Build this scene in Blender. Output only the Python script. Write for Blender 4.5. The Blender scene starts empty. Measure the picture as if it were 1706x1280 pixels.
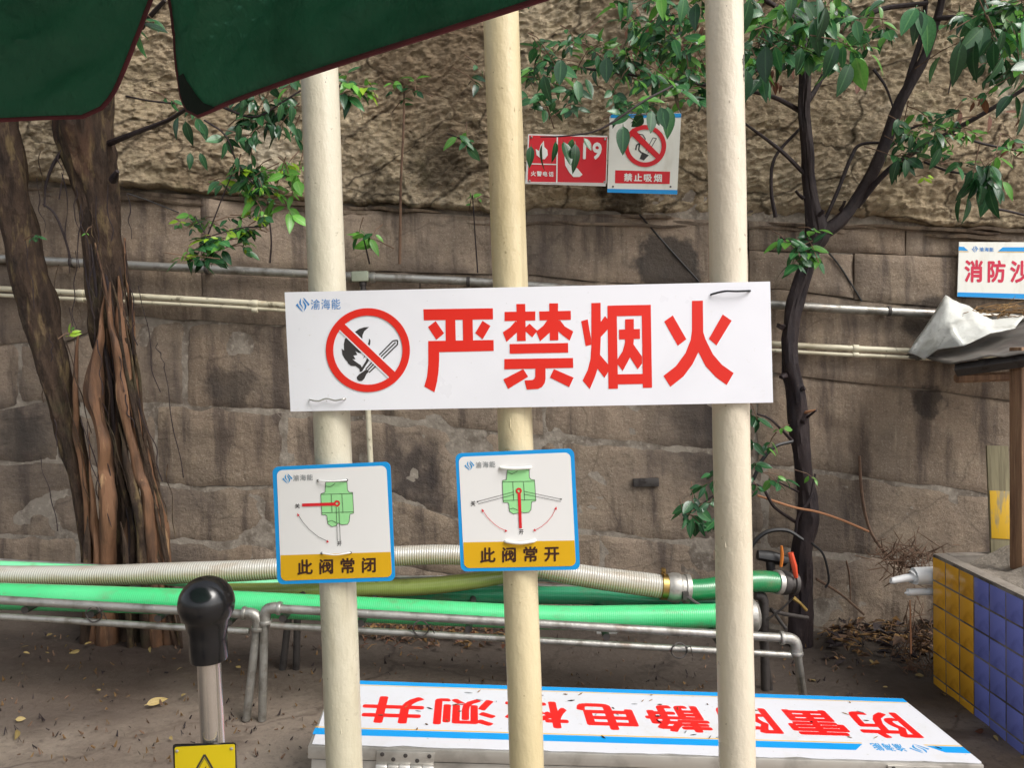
import bpy, bmesh, math, random
import numpy as np
from mathutils import Vector, Matrix
random.seed(11)
rng = np.random.default_rng(11)
scene = bpy.context.scene
col = scene.collection

# ------------------------------------------------------------------ camera
FPX, CH = 1280.0, 1.45
PITCH, ROLL = math.radians(2.3), math.radians(1.6)
SLOPE = 0.085                                  # the yard falls away to the right
vF = Vector((0, math.cos(PITCH), -math.sin(PITCH)))
vU0 = Vector((0, math.sin(PITCH), math.cos(PITCH)))
vR = Vector((1, 0, 0)) * math.cos(ROLL) - vU0 * math.sin(ROLL)
vU = vU0 * math.cos(ROLL) + Vector((1, 0, 0)) * math.sin(ROLL)
CAM = Vector((0, 0, CH))
cd = bpy.data.cameras.new('camera')
cd.sensor_fit = 'HORIZONTAL'; cd.sensor_width = 36; cd.lens = FPX / 1706 * 36
cd.clip_start = 0.05; cd.clip_end = 500
cam = bpy.data.objects.new('camera', cd); col.objects.link(cam)
mw = Matrix((vR, vU, -vF)).transposed().to_4x4(); mw.translation = CAM
cam.matrix_world = mw
scene.camera = cam

# ------------------------------------------------------------------ sky, sun, exposure
SUN_EL, SUN_AZ = math.radians(46), math.radians(126)      # azimuth from +Y, clockwise: behind and right of the camera
w = bpy.data.worlds.new('World'); scene.world = w; w.use_nodes = True
nt = w.node_tree; nt.nodes.clear()
sky = nt.nodes.new('ShaderNodeTexSky'); sky.sky_type = 'NISHITA'; sky.sun_disc = False
sky.sun_elevation = SUN_EL; sky.sun_rotation = SUN_AZ
sky.air_density = 1.0; sky.dust_density = 4.0; sky.ozone_density = 0.6
hs = nt.nodes.new('ShaderNodeHueSaturation'); hs.inputs['Saturation'].default_value = 0.32
bgn = nt.nodes.new('ShaderNodeBackground'); bgn.inputs['Strength'].default_value = 0.15
wo = nt.nodes.new('ShaderNodeOutputWorld')
nt.links.new(sky.outputs[0], hs.inputs['Color']); nt.links.new(hs.outputs[0], bgn.inputs['Color']); nt.links.new(bgn.outputs[0], wo.inputs['Surface'])
sl = bpy.data.lights.new('sun', 'SUN'); sl.energy = 1.45; sl.angle = math.radians(28); sl.color = (1.0, 0.965, 0.91)
sun = bpy.data.objects.new('sun', sl); col.objects.link(sun)
sd = Vector((math.sin(SUN_AZ) * math.cos(SUN_EL), math.cos(SUN_AZ) * math.cos(SUN_EL), math.sin(SUN_EL)))
sun.rotation_euler = sd.to_track_quat('Z', 'Y').to_euler()
sun.location = sd * 20
scene.view_settings.view_transform = 'Standard'; scene.view_settings.look = 'None'
scene.view_settings.exposure = 0.55; scene.view_settings.gamma = 1.0
scene.view_settings.use_curve_mapping = False
scene.render.engine = 'CYCLES'
scene.cycles.use_denoising = True
scene.cycles.max_bounces = 5; scene.cycles.diffuse_bounces = 3; scene.cycles.glossy_bounces = 2; scene.cycles.transmission_bounces = 2; scene.cycles.transparent_max_bounces = 4

# ------------------------------------------------------------------ helpers
def ray(x, y): return vF + vR * ((x - 853) / FPX) - vU * ((y - 640) / FPX)
def at(x, y, Y):
    d = ray(x, y); return CAM + d * (Y / d.y)
def on_plane(x, y, p, n):
    d = ray(x, y); return CAM + d * ((p - CAM).dot(n) / d.dot(n))
GN = Vector((SLOPE, 0, 1)).normalized()
def gz(x): return -SLOPE * x
def on_ground(x, y, h=0.0): return on_plane(x, y, Vector((0, 0, h)), GN)

def hx(s):
    s = s.lstrip('#'); r = [int(s[i:i + 2], 16) / 255 for i in (0, 2, 4)]
    return tuple(c / 12.92 if c <= .04045 else ((c + .055) / 1.055) ** 2.4 for c in r) + (1,)

def _hash(ix, iy, iz):
    h = (ix.astype(np.int64) * 374761393 + iy.astype(np.int64) * 668265263 + iz.astype(np.int64) * 1274126177) & 0xffffffff
    h = ((h ^ (h >> 13)) * 1103515245) & 0xffffffff
    h = (h ^ (h >> 16)) & 0xffff
    return h / 65535.0
def vn(x, y, z=0.0):
    x = np.asarray(x, float); y = np.asarray(y, float); z = np.zeros_like(x) + z
    ix, iy, iz = np.floor(x), np.floor(y), np.floor(z)
    fx, fy, fz = x - ix, y - iy, z - iz
    fx, fy, fz = [t * t * (3 - 2 * t) for t in (fx, fy, fz)]
    r = 0
    for a in (0, 1):
        for b in (0, 1):
            for c in (0, 1):
                r = r + _hash(ix + a, iy + b, iz + c) * (fx if a else 1 - fx) * (fy if b else 1 - fy) * (fz if c else 1 - fz)
    return r * 2 - 1
def fbm(x, y, z=0.0, o=4, g=.5):
    r = 0; a = 1.; s = 1.
    for k in range(o):
        r = r + a * vn(np.asarray(x) * s + 17 * k, np.asarray(y) * s - 9 * k, np.asarray(z) * s + 5 * k); a *= g; s *= 2.03
    return r

def W(o):
    m = o.matrix_basis
    return W(o.parent) @ o.matrix_parent_inverse @ m if o.parent else m.copy()
def put(o, parent):
    col.objects.link(o)
    if parent is not None:
        o.parent = parent; o.matrix_parent_inverse = W(parent).inverted()
    return o
def tag(o, label, cat, group=None, kind=None):
    if label: o['label'] = label
    if cat: o['category'] = cat
    if group: o['group'] = group
    if kind: o['kind'] = kind
    return o
def thing(name, loc, label, cat, group=None):
    o = bpy.data.objects.new(name, None); o.empty_display_size = .05
    o.location = loc; col.objects.link(o)
    return tag(o, label, cat, group)

class MB:
    def __init__(s): s.v = []; s.f = []; s.uv = []
    def add(s, vs, fs, uvs=None):
        n = len(s.v); s.v += [tuple(p) for p in vs]
        for i, f in enumerate(fs):
            s.f.append(tuple(k + n for k in f)); s.uv.append(uvs[i] if uvs else [(0, 0)] * len(f))
        return s
    def box(s, c, size, m=None):
        c = Vector(c); h = [d / 2 for d in size]
        vs = [Vector((x * h[0], y * h[1], z * h[2])) for x in (-1, 1) for y in (-1, 1) for z in (-1, 1)]
        if m is not None: vs = [m @ p for p in vs]
        return s.add([c + p for p in vs], [(0, 1, 3, 2), (4, 6, 7, 5), (0, 4, 5, 1), (2, 3, 7, 6), (0, 2, 6, 4), (1, 5, 7, 3)])
    def tube(s, pts, rad, n=12, cap=True, rough=0., seed=0):
        pts = [Vector(p) for p in pts]
        if not hasattr(rad, '__len__'): rad = [rad] * len(pts)
        L = len(pts); tang = []
        for i in range(L):
            a, b = pts[max(0, i - 1)], pts[min(L - 1, i + 1)]; tang.append((b - a).normalized())
        up = Vector((0, 0, 1)) if abs(tang[0].z) < .9 else Vector((0, 1, 0))
        nrm = (up - tang[0] * up.dot(tang[0])).normalized()
        vs, acc, ac = [], [], 0.
        for i in range(L):
            t = tang[i]; nrm = (nrm - t * nrm.dot(t)).normalized(); bi = t.cross(nrm)
            if i: ac += (pts[i] - pts[i - 1]).length
            acc.append(ac)
            for k in range(n):
                a = 2 * math.pi * k / n; r = rad[i]
                if rough: r *= 1 + rough * float(vn(math.cos(a) * 1.3 + seed, math.sin(a) * 1.3, ac * 6 + seed)) + rough * .9 * (.5 - abs(float(vn(math.cos(a + ac) * 3.3 + seed, math.sin(a + ac) * 3.3, ac * 2.2)))) + rough * .35 * float(vn(math.cos(a) * 7 + seed, math.sin(a) * 7, ac * 14))
                vs.append(pts[i] + (nrm * math.cos(a) + bi * math.sin(a)) * r)
        fs, us = [], []
        for i in range(L - 1):
            for k in range(n):
                k2 = (k + 1) % n
                fs.append((i * n + k, i * n + k2, (i + 1) * n + k2, (i + 1) * n + k))
                us.append([(k / n, acc[i]), ((k + 1) / n, acc[i]), ((k + 1) / n, acc[i + 1]), (k / n, acc[i + 1])])
        if cap:
            fs.append(tuple(range(n - 1, -1, -1))); us.append([(0, 0)] * n)
            fs.append(tuple((L - 1) * n + k for k in range(n))); us.append([(0, ac)] * n)
        return s.add(vs, fs, us)
    def lathe(s, prof, o, axis=(0, 0, 1), n=28):
        ax = Vector(axis).normalized(); o = Vector(o)
        a = Vector((1, 0, 0)) if abs(ax.x) < .9 else Vector((0, 1, 0))
        e1 = (a - ax * a.dot(ax)).normalized(); e2 = ax.cross(e1)
        vs = [o + ax * h + (e1 * math.cos(2 * math.pi * k / n) + e2 * math.sin(2 * math.pi * k / n)) * r for r, h in prof for k in range(n)]
        fs = [(i * n + k, i * n + (k + 1) % n, (i + 1) * n + (k + 1) % n, (i + 1) * n + k) for i in range(len(prof) - 1) for k in range(n)]
        fs.append(tuple(range(n - 1, -1, -1))); fs.append(tuple((len(prof) - 1) * n + k for k in range(n)))
        return s.add(vs, fs)
    def prism(s, pts, off):
        off = Vector(off); n = len(pts); pts = [Vector(p) for p in pts]
        return s.add(pts + [p + off for p in pts], [tuple(range(n)), tuple(range(2 * n - 1, n - 1, -1))] + [(k, k + n, (k + 1) % n + n, (k + 1) % n) for k in range(n)])
    def mesh(s, name, smooth=40, bevel=0):
        me = bpy.data.meshes.new(name); me.from_pydata(s.v, [], s.f)
        uvl = me.uv_layers.new(name='uv')
        uvl.data.foreach_set('uv', [c for u in s.uv for p in u for c in p])
        bm = bmesh.new(); bm.from_mesh(me); bmesh.ops.recalc_face_normals(bm, faces=bm.faces)
        if bevel: bmesh.ops.bevel(bm, geom=[e for e in bm.edges if e.is_manifold and e.calc_face_angle(0) > .6], offset=bevel, segments=2, affect='EDGES', profile=.6)
        bm.to_mesh(me); bm.free()
        if bevel: smooth = min(smooth, 20)
        if smooth:
            me.shade_smooth()
            me.set_sharp_from_angle(angle=math.radians(smooth))
        return me
    def build(s, name, mat, parent=None, smooth=40, bevel=0, mtx=None):
        me = s.mesh(name, smooth, bevel)
        me.materials.append(mat)
        o = bpy.data.objects.new(name, me)
        if mtx is not None: o.matrix_basis = mtx
        return put(o, parent)

def smooth_path(pts, n=8):
    """Catmull-Rom through tuples of any length"""
    P = [np.array(p, float) for p in pts]
    P = [2 * P[0] - P[1]] + P + [2 * P[-1] - P[-2]]
    out = []
    for i in range(1, len(P) - 2):
        p0, p1, p2, p3 = P[i - 1:i + 3]
        for k in range(n):
            t = k / n
            out.append(.5 * (2 * p1 + (p2 - p0) * t + (2 * p0 - 5 * p1 + 4 * p2 - p3) * t * t + (3 * p1 - p0 - 3 * p2 + p3) * t ** 3))
    out.append(P[-2]); return out
def ppath(pts, n=8):
    """(px, py, depth, width_px) -> world points and radii"""
    q = smooth_path(pts, n)
    return [at(p[0], p[1], p[2]) for p in q], [max(.0012, p[3] / 2 / FPX * p[2]) for p in q]

# ------------------------------------------------------------------ materials
def mat(name, base, rough=.6, metal=0., spec=.5, layers=(), bump=(), coord='Object', rvar=0., transl=0., rand=0., uvmid=None, coat=0.):
    m = bpy.data.materials.new(name); m.use_nodes = True
    t = m.node_tree; n = t.nodes; lk = t.links.new
    b = n['Principled BSDF']
    c4 = hx(base) if isinstance(base, str) else tuple(base) + (1,)
    tc = n.new('ShaderNodeTexCoord')
    def tex(L):
        mp = n.new('ShaderNodeMapping'); lk(tc.outputs[L.get('coord', coord)], mp.inputs[0])
        mp.inputs['Scale'].default_value = L.get('vec', (1, 1, 1)); mp.inputs['Location'].default_value = L.get('loc', (0, 0, 0)); mp.inputs['Rotation'].default_value = L.get('rot', (0, 0, 0))
        if L.get('warp'):
            wn = n.new('ShaderNodeTexNoise'); wn.inputs['Scale'].default_value = L.get('wscale', 3); wn.inputs['Detail'].default_value = 6; lk(mp.outputs[0], wn.inputs['Vector'])
            wa = n.new('ShaderNodeVectorMath'); wa.operation = 'MULTIPLY_ADD'; lk(wn.outputs['Color'], wa.inputs[0]); wa.inputs[1].default_value = [L['warp']] * 3; lk(mp.outputs[0], wa.inputs[2]); mp = wa
        ty = L.get('type', 'noise')
        if ty == 'noise':
            x = n.new('ShaderNodeTexNoise'); x.inputs['Scale'].default_value = L['scale']; x.inputs['Detail'].default_value = L.get('detail', 5); x.inputs['Roughness'].default_value = L.get('rough', .6); x.inputs['Distortion'].default_value = L.get('dist', 0)
            o = x.outputs[0]
        elif ty == 'voronoi':
            x = n.new('ShaderNodeTexVoronoi'); x.feature = L.get('feature', 'F1'); x.inputs['Scale'].default_value = L['scale']; o = x.outputs['Distance']
        elif ty == 'wave':
            x = n.new('ShaderNodeTexWave'); x.bands_direction = L.get('dir', 'Y'); x.inputs['Scale'].default_value = L['scale']; x.inputs['Distortion'].default_value = L.get('dist', 0); x.inputs['Detail'].default_value = L.get('detail', 2); x.inputs['Detail Scale'].default_value = L.get('ds', 1); o = x.outputs['Fac']
        elif ty == 'spot':      # a patch with a place and shape of its own (object space): stains and the wall-foot shade
            sp = n.new('ShaderNodeVectorMath'); sp.operation = 'DISTANCE'
            nz = n.new('ShaderNodeTexNoise'); nz.inputs['Scale'].default_value = L.get('scale', 6); nz.inputs['Detail'].default_value = 4; nz.inputs['Roughness'].default_value = .62
            lk(mp.outputs[0], nz.inputs['Vector'])
            mx = n.new('ShaderNodeMix'); mx.data_type = 'VECTOR'; mx.blend_type = 'MIX' if hasattr(mx, 'blend_type') else mx.blend_type
            ad = n.new('ShaderNodeVectorMath'); ad.operation = 'MULTIPLY_ADD'
            lk(nz.outputs['Color'], ad.inputs[0]); ad.inputs[1].default_value = [L.get('wob', .15)] * 3; lk(mp.outputs[0], ad.inputs[2])
            lk(ad.outputs[0], sp.inputs[0]); sp.inputs[1].default_value = [a + L.get('wob', .15) * .5 for a in L['at']]
            n.remove(mx); x = sp; o = sp.outputs['Value']
            lk(mp.outputs[0], nz.inputs['Vector']); return o
        lk(mp.outputs[0], x.inputs['Vector']); return o
    cur = None
    rgb = n.new('ShaderNodeRGB'); rgb.outputs[0].default_value = c4; cur = rgb.outputs[0]
    for L in layers:
        o = tex(L)
        mr = n.new('ShaderNodeMapRange'); mr.interpolation_type = 'SMOOTHSTEP'
        mr.inputs['From Min'].default_value = L['lo']; mr.inputs['From Max'].default_value = L['hi']
        mr.inputs['To Max'].default_value = L.get('amt', 1.); lk(o, mr.inputs['Value'])
        if L['lo'] > L['hi']:
            mr.inputs['From Min'].default_value = L['hi']; mr.inputs['From Max'].default_value = L['lo']
            mr.inputs['To Min'].default_value = L.get('amt', 1.); mr.inputs['To Max'].default_value = 0
        mx = n.new('ShaderNodeMix'); mx.data_type = 'RGBA'; mx.blend_type = L.get('blend', 'MIX')
        lk(mr.outputs[0], mx.inputs[0]); lk(cur, mx.inputs[6]); mx.inputs[7].default_value = hx(L['col']) if isinstance(L['col'], str) else tuple(L['col']) + (1,)
        cur = mx.outputs[2]
    if uvmid:
        sx = n.new('ShaderNodeSeparateXYZ'); lk(tc.outputs['UV'], sx.inputs[0])
        s1 = n.new('ShaderNodeMath'); s1.operation = 'SUBTRACT'; lk(sx.outputs[1], s1.inputs[0]); s1.inputs[1].default_value = .5
        s2 = n.new('ShaderNodeMath'); s2.operation = 'ABSOLUTE'; lk(s1.outputs[0], s2.inputs[0])
        mr = n.new('ShaderNodeMapRange'); lk(s2.outputs[0], mr.inputs['Value']); mr.inputs['From Min'].default_value = .0; mr.inputs['From Max'].default_value = .07; mr.inputs['To Min'].default_value = .6; mr.inputs['To Max'].default_value = 0
        mx = n.new('ShaderNodeMix'); mx.data_type = 'RGBA'; lk(mr.outputs[0], mx.inputs[0]); lk(cur, mx.inputs[6]); mx.inputs[7].default_value = hx(uvmid); cur = mx.outputs[2]
    if rand:
        oi = n.new('ShaderNodeObjectInfo'); h = n.new('ShaderNodeHueSaturation')
        mr = n.new('ShaderNodeMapRange'); lk(oi.outputs['Random'], mr.inputs['Value']); mr.inputs['To Min'].default_value = 1 - rand; mr.inputs['To Max'].default_value = 1 + rand
        lk(mr.outputs[0], h.inputs['Value']); lk(cur, h.inputs['Color']); cur = h.outputs[0]
    lk(cur, b.inputs['Base Color'])
    b.inputs['Roughness'].default_value = rough; b.inputs['Metallic'].default_value = metal
    b.inputs['Specular IOR Level'].default_value = spec; b.inputs['Coat Weight'].default_value = coat; b.inputs['Coat Roughness'].default_value = .15
    if rvar:
        o = tex(dict(scale=9, detail=4)); mr = n.new('ShaderNodeMapRange'); lk(o, mr.inputs['Value']); mr.inputs['From Min'].default_value = .3; mr.inputs['From Max'].default_value = .7
        mr.inputs['To Min'].default_value = max(.05, rough - rvar); mr.inputs['To Max'].default_value = min(1, rough + rvar); lk(mr.outputs[0], b.inputs['Roughness'])
    prev = None
    for L in bump:
        o = tex(L); bp = n.new('ShaderNodeBump'); bp.inputs['Strength'].default_value = L.get('str', .5); bp.inputs['Distance'].default_value = L.get('d', .01)
        lk(o, bp.inputs['Height'])
        if prev: lk(prev, bp.inputs['Normal'])
        prev = bp.outputs[0]
    if prev: lk(prev, b.inputs['Normal'])
    if transl:
        out = n['Material Output']; tr = n.new('ShaderNodeBsdfTranslucent'); lk(cur, tr.inputs['Color'])
        if prev: lk(prev, tr.inputs['Normal'])
        ms = n.new('ShaderNodeMixShader'); ms.inputs[0].default_value = transl
        lk(b.outputs[0], ms.inputs[1]); lk(tr.outputs[0], ms.inputs[2]); lk(ms.outputs[0], out.inputs['Surface'])
    return m

WALLY = 4.2
def spot(px, py, r, soft, colr, amt=.8, sc=5, wob=.25, sz=1.):
    wob *= 1.9; sc *= 1.5
    p = at(px, py, WALLY); v = (1, 0, 1 / sz)
    return dict(type='spot', at=(p.x, 0, p.z / sz), vec=v, lo=r + soft, hi=r - soft, col=colr, amt=amt, scale=sc, wob=wob)
STAINS = [spot(382, 645, .12, .03, '#39332f', .6, 3, .16), spot(1110, 440, .17, .03, '#302d2c', .8, 3, .2), spot(690, 790, .13, .08, '#2f2a2b', .7, 7, .25, 1.5), spot(1545, 672, .08, .02, '#2b2421', .75, 5, .13),
          spot(1540, 530, .12, .03, '#2b2522', .7, 4, .15), spot(1180, 720, .2, .1, '#35302f', .6, 5, .2, 1.5), spot(1432, 780, .03, .03, '#3d2f27', .7, 6, .06, 6.), spot(40, 720, .16, .08, '#3a3733', .5, 8, .3)]
STONE_B = [dict(scale=45, detail=8, rough=.75, str=.8, d=.008), dict(scale=190, detail=4, rough=.7, str=.6, d=.003), dict(type='voronoi', scale=38, warp=.05, wscale=20, str=.35, d=.004), dict(scale=9, detail=5, str=.5, d=.012, vec=(1, 1, 2.5))]
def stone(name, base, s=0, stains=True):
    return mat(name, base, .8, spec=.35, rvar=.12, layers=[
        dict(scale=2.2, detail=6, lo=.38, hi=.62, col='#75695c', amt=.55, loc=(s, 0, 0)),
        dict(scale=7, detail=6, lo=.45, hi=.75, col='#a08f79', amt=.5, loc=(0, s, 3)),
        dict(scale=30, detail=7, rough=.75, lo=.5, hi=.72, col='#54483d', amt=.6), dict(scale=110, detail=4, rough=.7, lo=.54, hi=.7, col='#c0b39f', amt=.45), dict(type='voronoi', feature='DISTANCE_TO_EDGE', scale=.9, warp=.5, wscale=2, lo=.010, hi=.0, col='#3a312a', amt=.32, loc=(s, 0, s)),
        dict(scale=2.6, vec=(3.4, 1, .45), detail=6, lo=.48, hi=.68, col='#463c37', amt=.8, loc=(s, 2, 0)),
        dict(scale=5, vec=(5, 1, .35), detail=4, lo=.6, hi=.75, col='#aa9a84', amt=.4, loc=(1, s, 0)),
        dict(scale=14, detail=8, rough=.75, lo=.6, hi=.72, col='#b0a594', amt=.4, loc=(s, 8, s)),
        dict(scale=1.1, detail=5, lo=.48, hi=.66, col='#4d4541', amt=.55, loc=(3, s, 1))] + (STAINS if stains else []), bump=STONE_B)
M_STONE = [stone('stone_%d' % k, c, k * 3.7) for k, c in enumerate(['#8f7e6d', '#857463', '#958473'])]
M_ROCK = mat('hewn_rock', '#c6b498', .9, spec=.12, layers=[
    dict(scale=1.5, detail=6, lo=.4, hi=.65, col='#ab967a', amt=.7), dict(scale=5, detail=8, rough=.7, lo=.42, hi=.7, col='#d6c4a2', amt=.6),
    dict(scale=24, detail=8, rough=.8, lo=.48, hi=.68, col='#5f4f40', amt=.75), dict(scale=60, detail=6, rough=.8, lo=.52, hi=.68, col='#e2d5ba', amt=.6), dict(scale=2.1, vec=(1, 1, 2), detail=5, lo=.52, hi=.7, col='#6b5e49', amt=.45, loc=(3, 1, 5)),
    dict(scale=11, detail=4, lo=.6, hi=.75, col='#6d6a45', amt=.35, loc=(9, 1, 5)),
    dict(type='voronoi', feature='DISTANCE_TO_EDGE', scale=1.7, warp=.35, wscale=2.5, vec=(1, 1, 1.6), lo=.03, hi=.0, col='#2f271e', amt=.75),
    dict(scale=1.1, vec=(2.2, 1, .6), detail=6, lo=.53, hi=.66, col='#6a5946', amt=.5, loc=(7, 2, 2)), dict(scale=3.4, detail=8, rough=.7, lo=.6, hi=.7, col='#57592f', amt=.45, loc=(2, 8, 2)), dict(scale=2, detail=7, rough=.7, lo=.58, hi=.7, col='#d9cfb9', amt=.5, loc=(5, 5, 9)),
    spot(880 + 160, 330, .14, .06, '#2e2822', .8, 6, .25), spot(640, 330, .12, .06, '#3b332a', .6, 6, .3), spot(740, 275, .18, .08, '#3a3128', .7, 6, .3), spot(720, 90, .4, .2, '#6a5744', .6, 5, .4)],
    bump=[dict(scale=55, detail=8, rough=.8, str=1., d=.02), dict(scale=150, detail=5, rough=.75, str=1., d=.01), dict(scale=13, vec=(1, 1, 2.6), detail=6, rot=(0, .6, 0), str=.8, d=.03)])
M_MORTAR = mat('mortar', '#8e8579', .9, layers=[dict(scale=8, detail=5, lo=.4, hi=.65, col='#5b5046', amt=.8), dict(scale=40, detail=4, lo=.5, hi=.7, col='#b0a698', amt=.5)], bump=[dict(scale=60, str=.7, d=.006)])
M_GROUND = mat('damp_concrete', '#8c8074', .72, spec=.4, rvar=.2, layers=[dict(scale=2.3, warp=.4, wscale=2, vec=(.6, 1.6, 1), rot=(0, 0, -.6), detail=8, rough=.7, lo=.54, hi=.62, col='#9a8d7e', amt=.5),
    dict(type='voronoi', feature='DISTANCE_TO_EDGE', scale=.8, warp=.8, wscale=1.6, lo=.014, hi=.0, col='#2e2722', amt=.75),
    dict(scale=.9, detail=6, lo=.4, hi=.62, col='#6d5f54', amt=.8), dict(scale=4, detail=7, rough=.7, lo=.45, hi=.7, col='#8d8071', amt=.45),
    dict(scale=40, detail=5, rough=.7, lo=.5, hi=.75, col='#463c35', amt=.6), dict(scale=120, detail=3, lo=.6, hi=.8, col='#a39788', amt=.5),
    dict(scale=1.6, vec=(.5, 2.2, 1), rot=(0, 0, .75), detail=6, lo=.56, hi=.66, col='#54473e', amt=.75, loc=(2, 3, 0)),
    dict(type='spot', at=(0, 3.9, 0), vec=(.0, 1, 0), lo=.95, hi=.45, col='#2d2622', amt=.8, scale=1.5, wob=.5),  # dark band along the wall foot: its shade is put into the colour
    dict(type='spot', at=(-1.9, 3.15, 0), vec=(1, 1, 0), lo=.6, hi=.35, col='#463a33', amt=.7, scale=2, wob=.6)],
    bump=[dict(scale=30, detail=8, rough=.75, str=.8, d=.012), dict(type='voronoi', feature='DISTANCE_TO_EDGE', scale=1.1, warp=.7, wscale=1.7, str=.35, d=.02), dict(scale=3, detail=6, str=.6, d=.03), dict(scale=150, detail=3, str=.4, d=.003)])
def paint(name, c, c2, stain, spk):
    return mat(name, c, .33, spec=.5, rvar=.1, layers=[dict(scale=5, vec=(1, 1, .3), detail=4, lo=.4, hi=.65, col=c2, amt=.8), dict(scale=14, vec=(1, 1, .25), detail=6, lo=.56, hi=.75, col=stain, amt=.45),
               dict(scale=70, detail=3, lo=.68, hi=.74, col=spk, amt=.5), dict(scale=3, detail=6, lo=.6, hi=.72, col=stain, amt=.35, loc=(4, 2, 1)),
               dict(scale=26, vec=(1, 1, .5), detail=8, rough=.75, lo=.66, hi=.7, col='#7a5a3a', amt=.6, loc=(2, 7, 3)), dict(scale=9, vec=(2.5, 2.5, .12), detail=6, lo=.6, hi=.7, col='#8d8168', amt=.35, loc=(9, 1, 4)), dict(scale=40, detail=6, rough=.7, lo=.69, hi=.71, col='#5c5348', amt=.7, loc=(1, 1, 7))],
               bump=[dict(scale=75, vec=(1, 1, .45), detail=5, str=.55, d=.003), dict(scale=16, vec=(1, 1, .3), detail=4, str=.35, d=.005), dict(scale=260, detail=3, str=.35, d=.0012)])
M_POLE_A = paint('ivory_paint', '#d3ccb9', '#c4bca4', '#a49a7d', '#776b52')
M_POLE_B = paint('yellowed_paint', '#d6c7a4', '#c9b88f', '#a8946c', '#6d5836')
M_POLE_C = paint('cream_paint', '#d7ccb9', '#cabda5', '#b09f80', '#7f7054')
M_CHIP = mat('bare_primer', '#6d6862', .6)
M_PANEL = mat('white_board', '#ececf4', .32, spec=.45, layers=[dict(scale=3, detail=4, lo=.4, hi=.7, col='#dedee6', amt=.5), dict(scale=30, detail=8, rough=.75, lo=.6, hi=.75, col='#cfcabf', amt=.35), dict(scale=120, detail=3, lo=.7, hi=.74, col='#a09a8e', amt=.4)], bump=[dict(scale=4, detail=2, str=.2, d=.006)], rvar=.08)
M_CARDW = mat('white_print', '#e4e2e2', .3, spec=.45)
M_WALLW = mat('weathered_white_print', '#e6e6de', .45, layers=[dict(scale=4, vec=(3, 1, .6), detail=5, lo=.5, hi=.75, col='#cfcbbd', amt=.6)])
def flat(name, c, r=.35): return mat(name, c, r, spec=.45, layers=[dict(scale=5, detail=3, lo=.4, hi=.7, col=tuple(min(1, v * .9) for v in hx(c)[:3]), amt=.6)])
M_RED = flat('red_print', '#e0291c'); M_BLUE = flat('blue_print', '#0e94dc'); M_LOGO = flat('logo_blue', '#3d86cc'); M_YEL = flat('yellow_print', '#d9a812'); M_INK = flat('dark_ink', '#3a3738'); M_BROWNINK = flat('brown_ink', '#3c2018')
M_GREENP = flat('green_print', '#9bdc98'); M_WHITEP = flat('white_ink', '#ecebe6'); M_SIGNRED = flat('sign_red', '#d5202c'); M_LOGOC = flat('logo_cyan', '#1d93d2'); M_GREYP = flat('grey_print', '#8b8f92'); M_OCHRE = flat('ochre_print', '#dcb24a')
M_STEEL = mat('stainless', '#c9c6c0', .4, metal=.75, layers=[dict(scale=6, detail=5, lo=.45, hi=.7, col='#8d8983', amt=.7)], bump=[dict(scale=40, vec=(1, 12, 12), detail=3, str=.12, d=.002)], rvar=.1)
M_POLISH = mat('polished_tube', '#ddd6cf', .2, metal=.9, bump=[dict(scale=30, detail=2, str=.05, d=.002)])
M_GALV = mat('galvanised', '#a3a19b', .42, metal=.75, layers=[dict(scale=14, detail=6, lo=.45, hi=.7, col='#6f6a61', amt=.8), dict(scale=40, detail=4, lo=.6, hi=.75, col='#cdc8bd', amt=.6), dict(scale=6, detail=5, lo=.58, hi=.72, col='#6a4a32', amt=.5)], bump=[dict(scale=60, detail=4, str=.4, d=.003)], rvar=.15)
M_GALVD = mat('dark_iron', '#4a4644', .55, metal=.5, layers=[dict(scale=20, detail=5, lo=.5, hi=.7, col='#2b2522', amt=.8)], bump=[dict(scale=60, str=.4, d=.003)])
M_PVC = mat('cream_pvc', '#cdc6ae', .45, layers=[dict(scale=7, vec=(.4, 1, 1), detail=6, lo=.48, hi=.7, col='#8d8063', amt=.8), dict(scale=20, detail=5, lo=.58, hi=.7, col='#5b4f3c', amt=.7), dict(scale=3, detail=4, lo=.62, hi=.7, col='#a9803a', amt=.7)])
M_BOXG = mat('conduit_box_green', '#9fa692', .5, metal=.2, layers=[dict(scale=20, detail=4, lo=.5, hi=.7, col='#7b816c', amt=.6)])
M_BLACKP = mat('black_plastic', '#17171a', .22, spec=.6, layers=[dict(scale=20, detail=4, lo=.5, hi=.7, col='#242428', amt=.6)], bump=[dict(scale=35, detail=5, str=.18, d=.002)], rvar=.08)
M_RUBBER = mat('black_rubber', '#1c1b1c', .5)
M_CLOTH = mat('green_canvas', '#568f78', .75, spec=.25, transl=.5, layers=[dict(scale=5, detail=5, lo=.4, hi=.7, col='#35644f', amt=.7), dict(scale=2.2, vec=(1.5, 1, .5), detail=4, lo=.5, hi=.7, col='#5f9a80', amt=.5)], bump=[dict(scale=6, vec=(1, 1, .5), rot=(0, .5, 0), detail=6, str=1., d=.05), dict(scale=500, detail=1, str=.15, d=.001)])
M_CLOTHD = mat('dark_reinforcement', '#101a17', .8, transl=.05, bump=[dict(scale=20, str=.4, d=.01)])
M_PIPING = mat('maroon_piping', '#5e1f2b', .7, bump=[dict(scale=120, str=.4, d=.002)], layers=[dict(scale=12, detail=4, lo=.45, hi=.7, col='#7d2f3d', amt=.6)])
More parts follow.
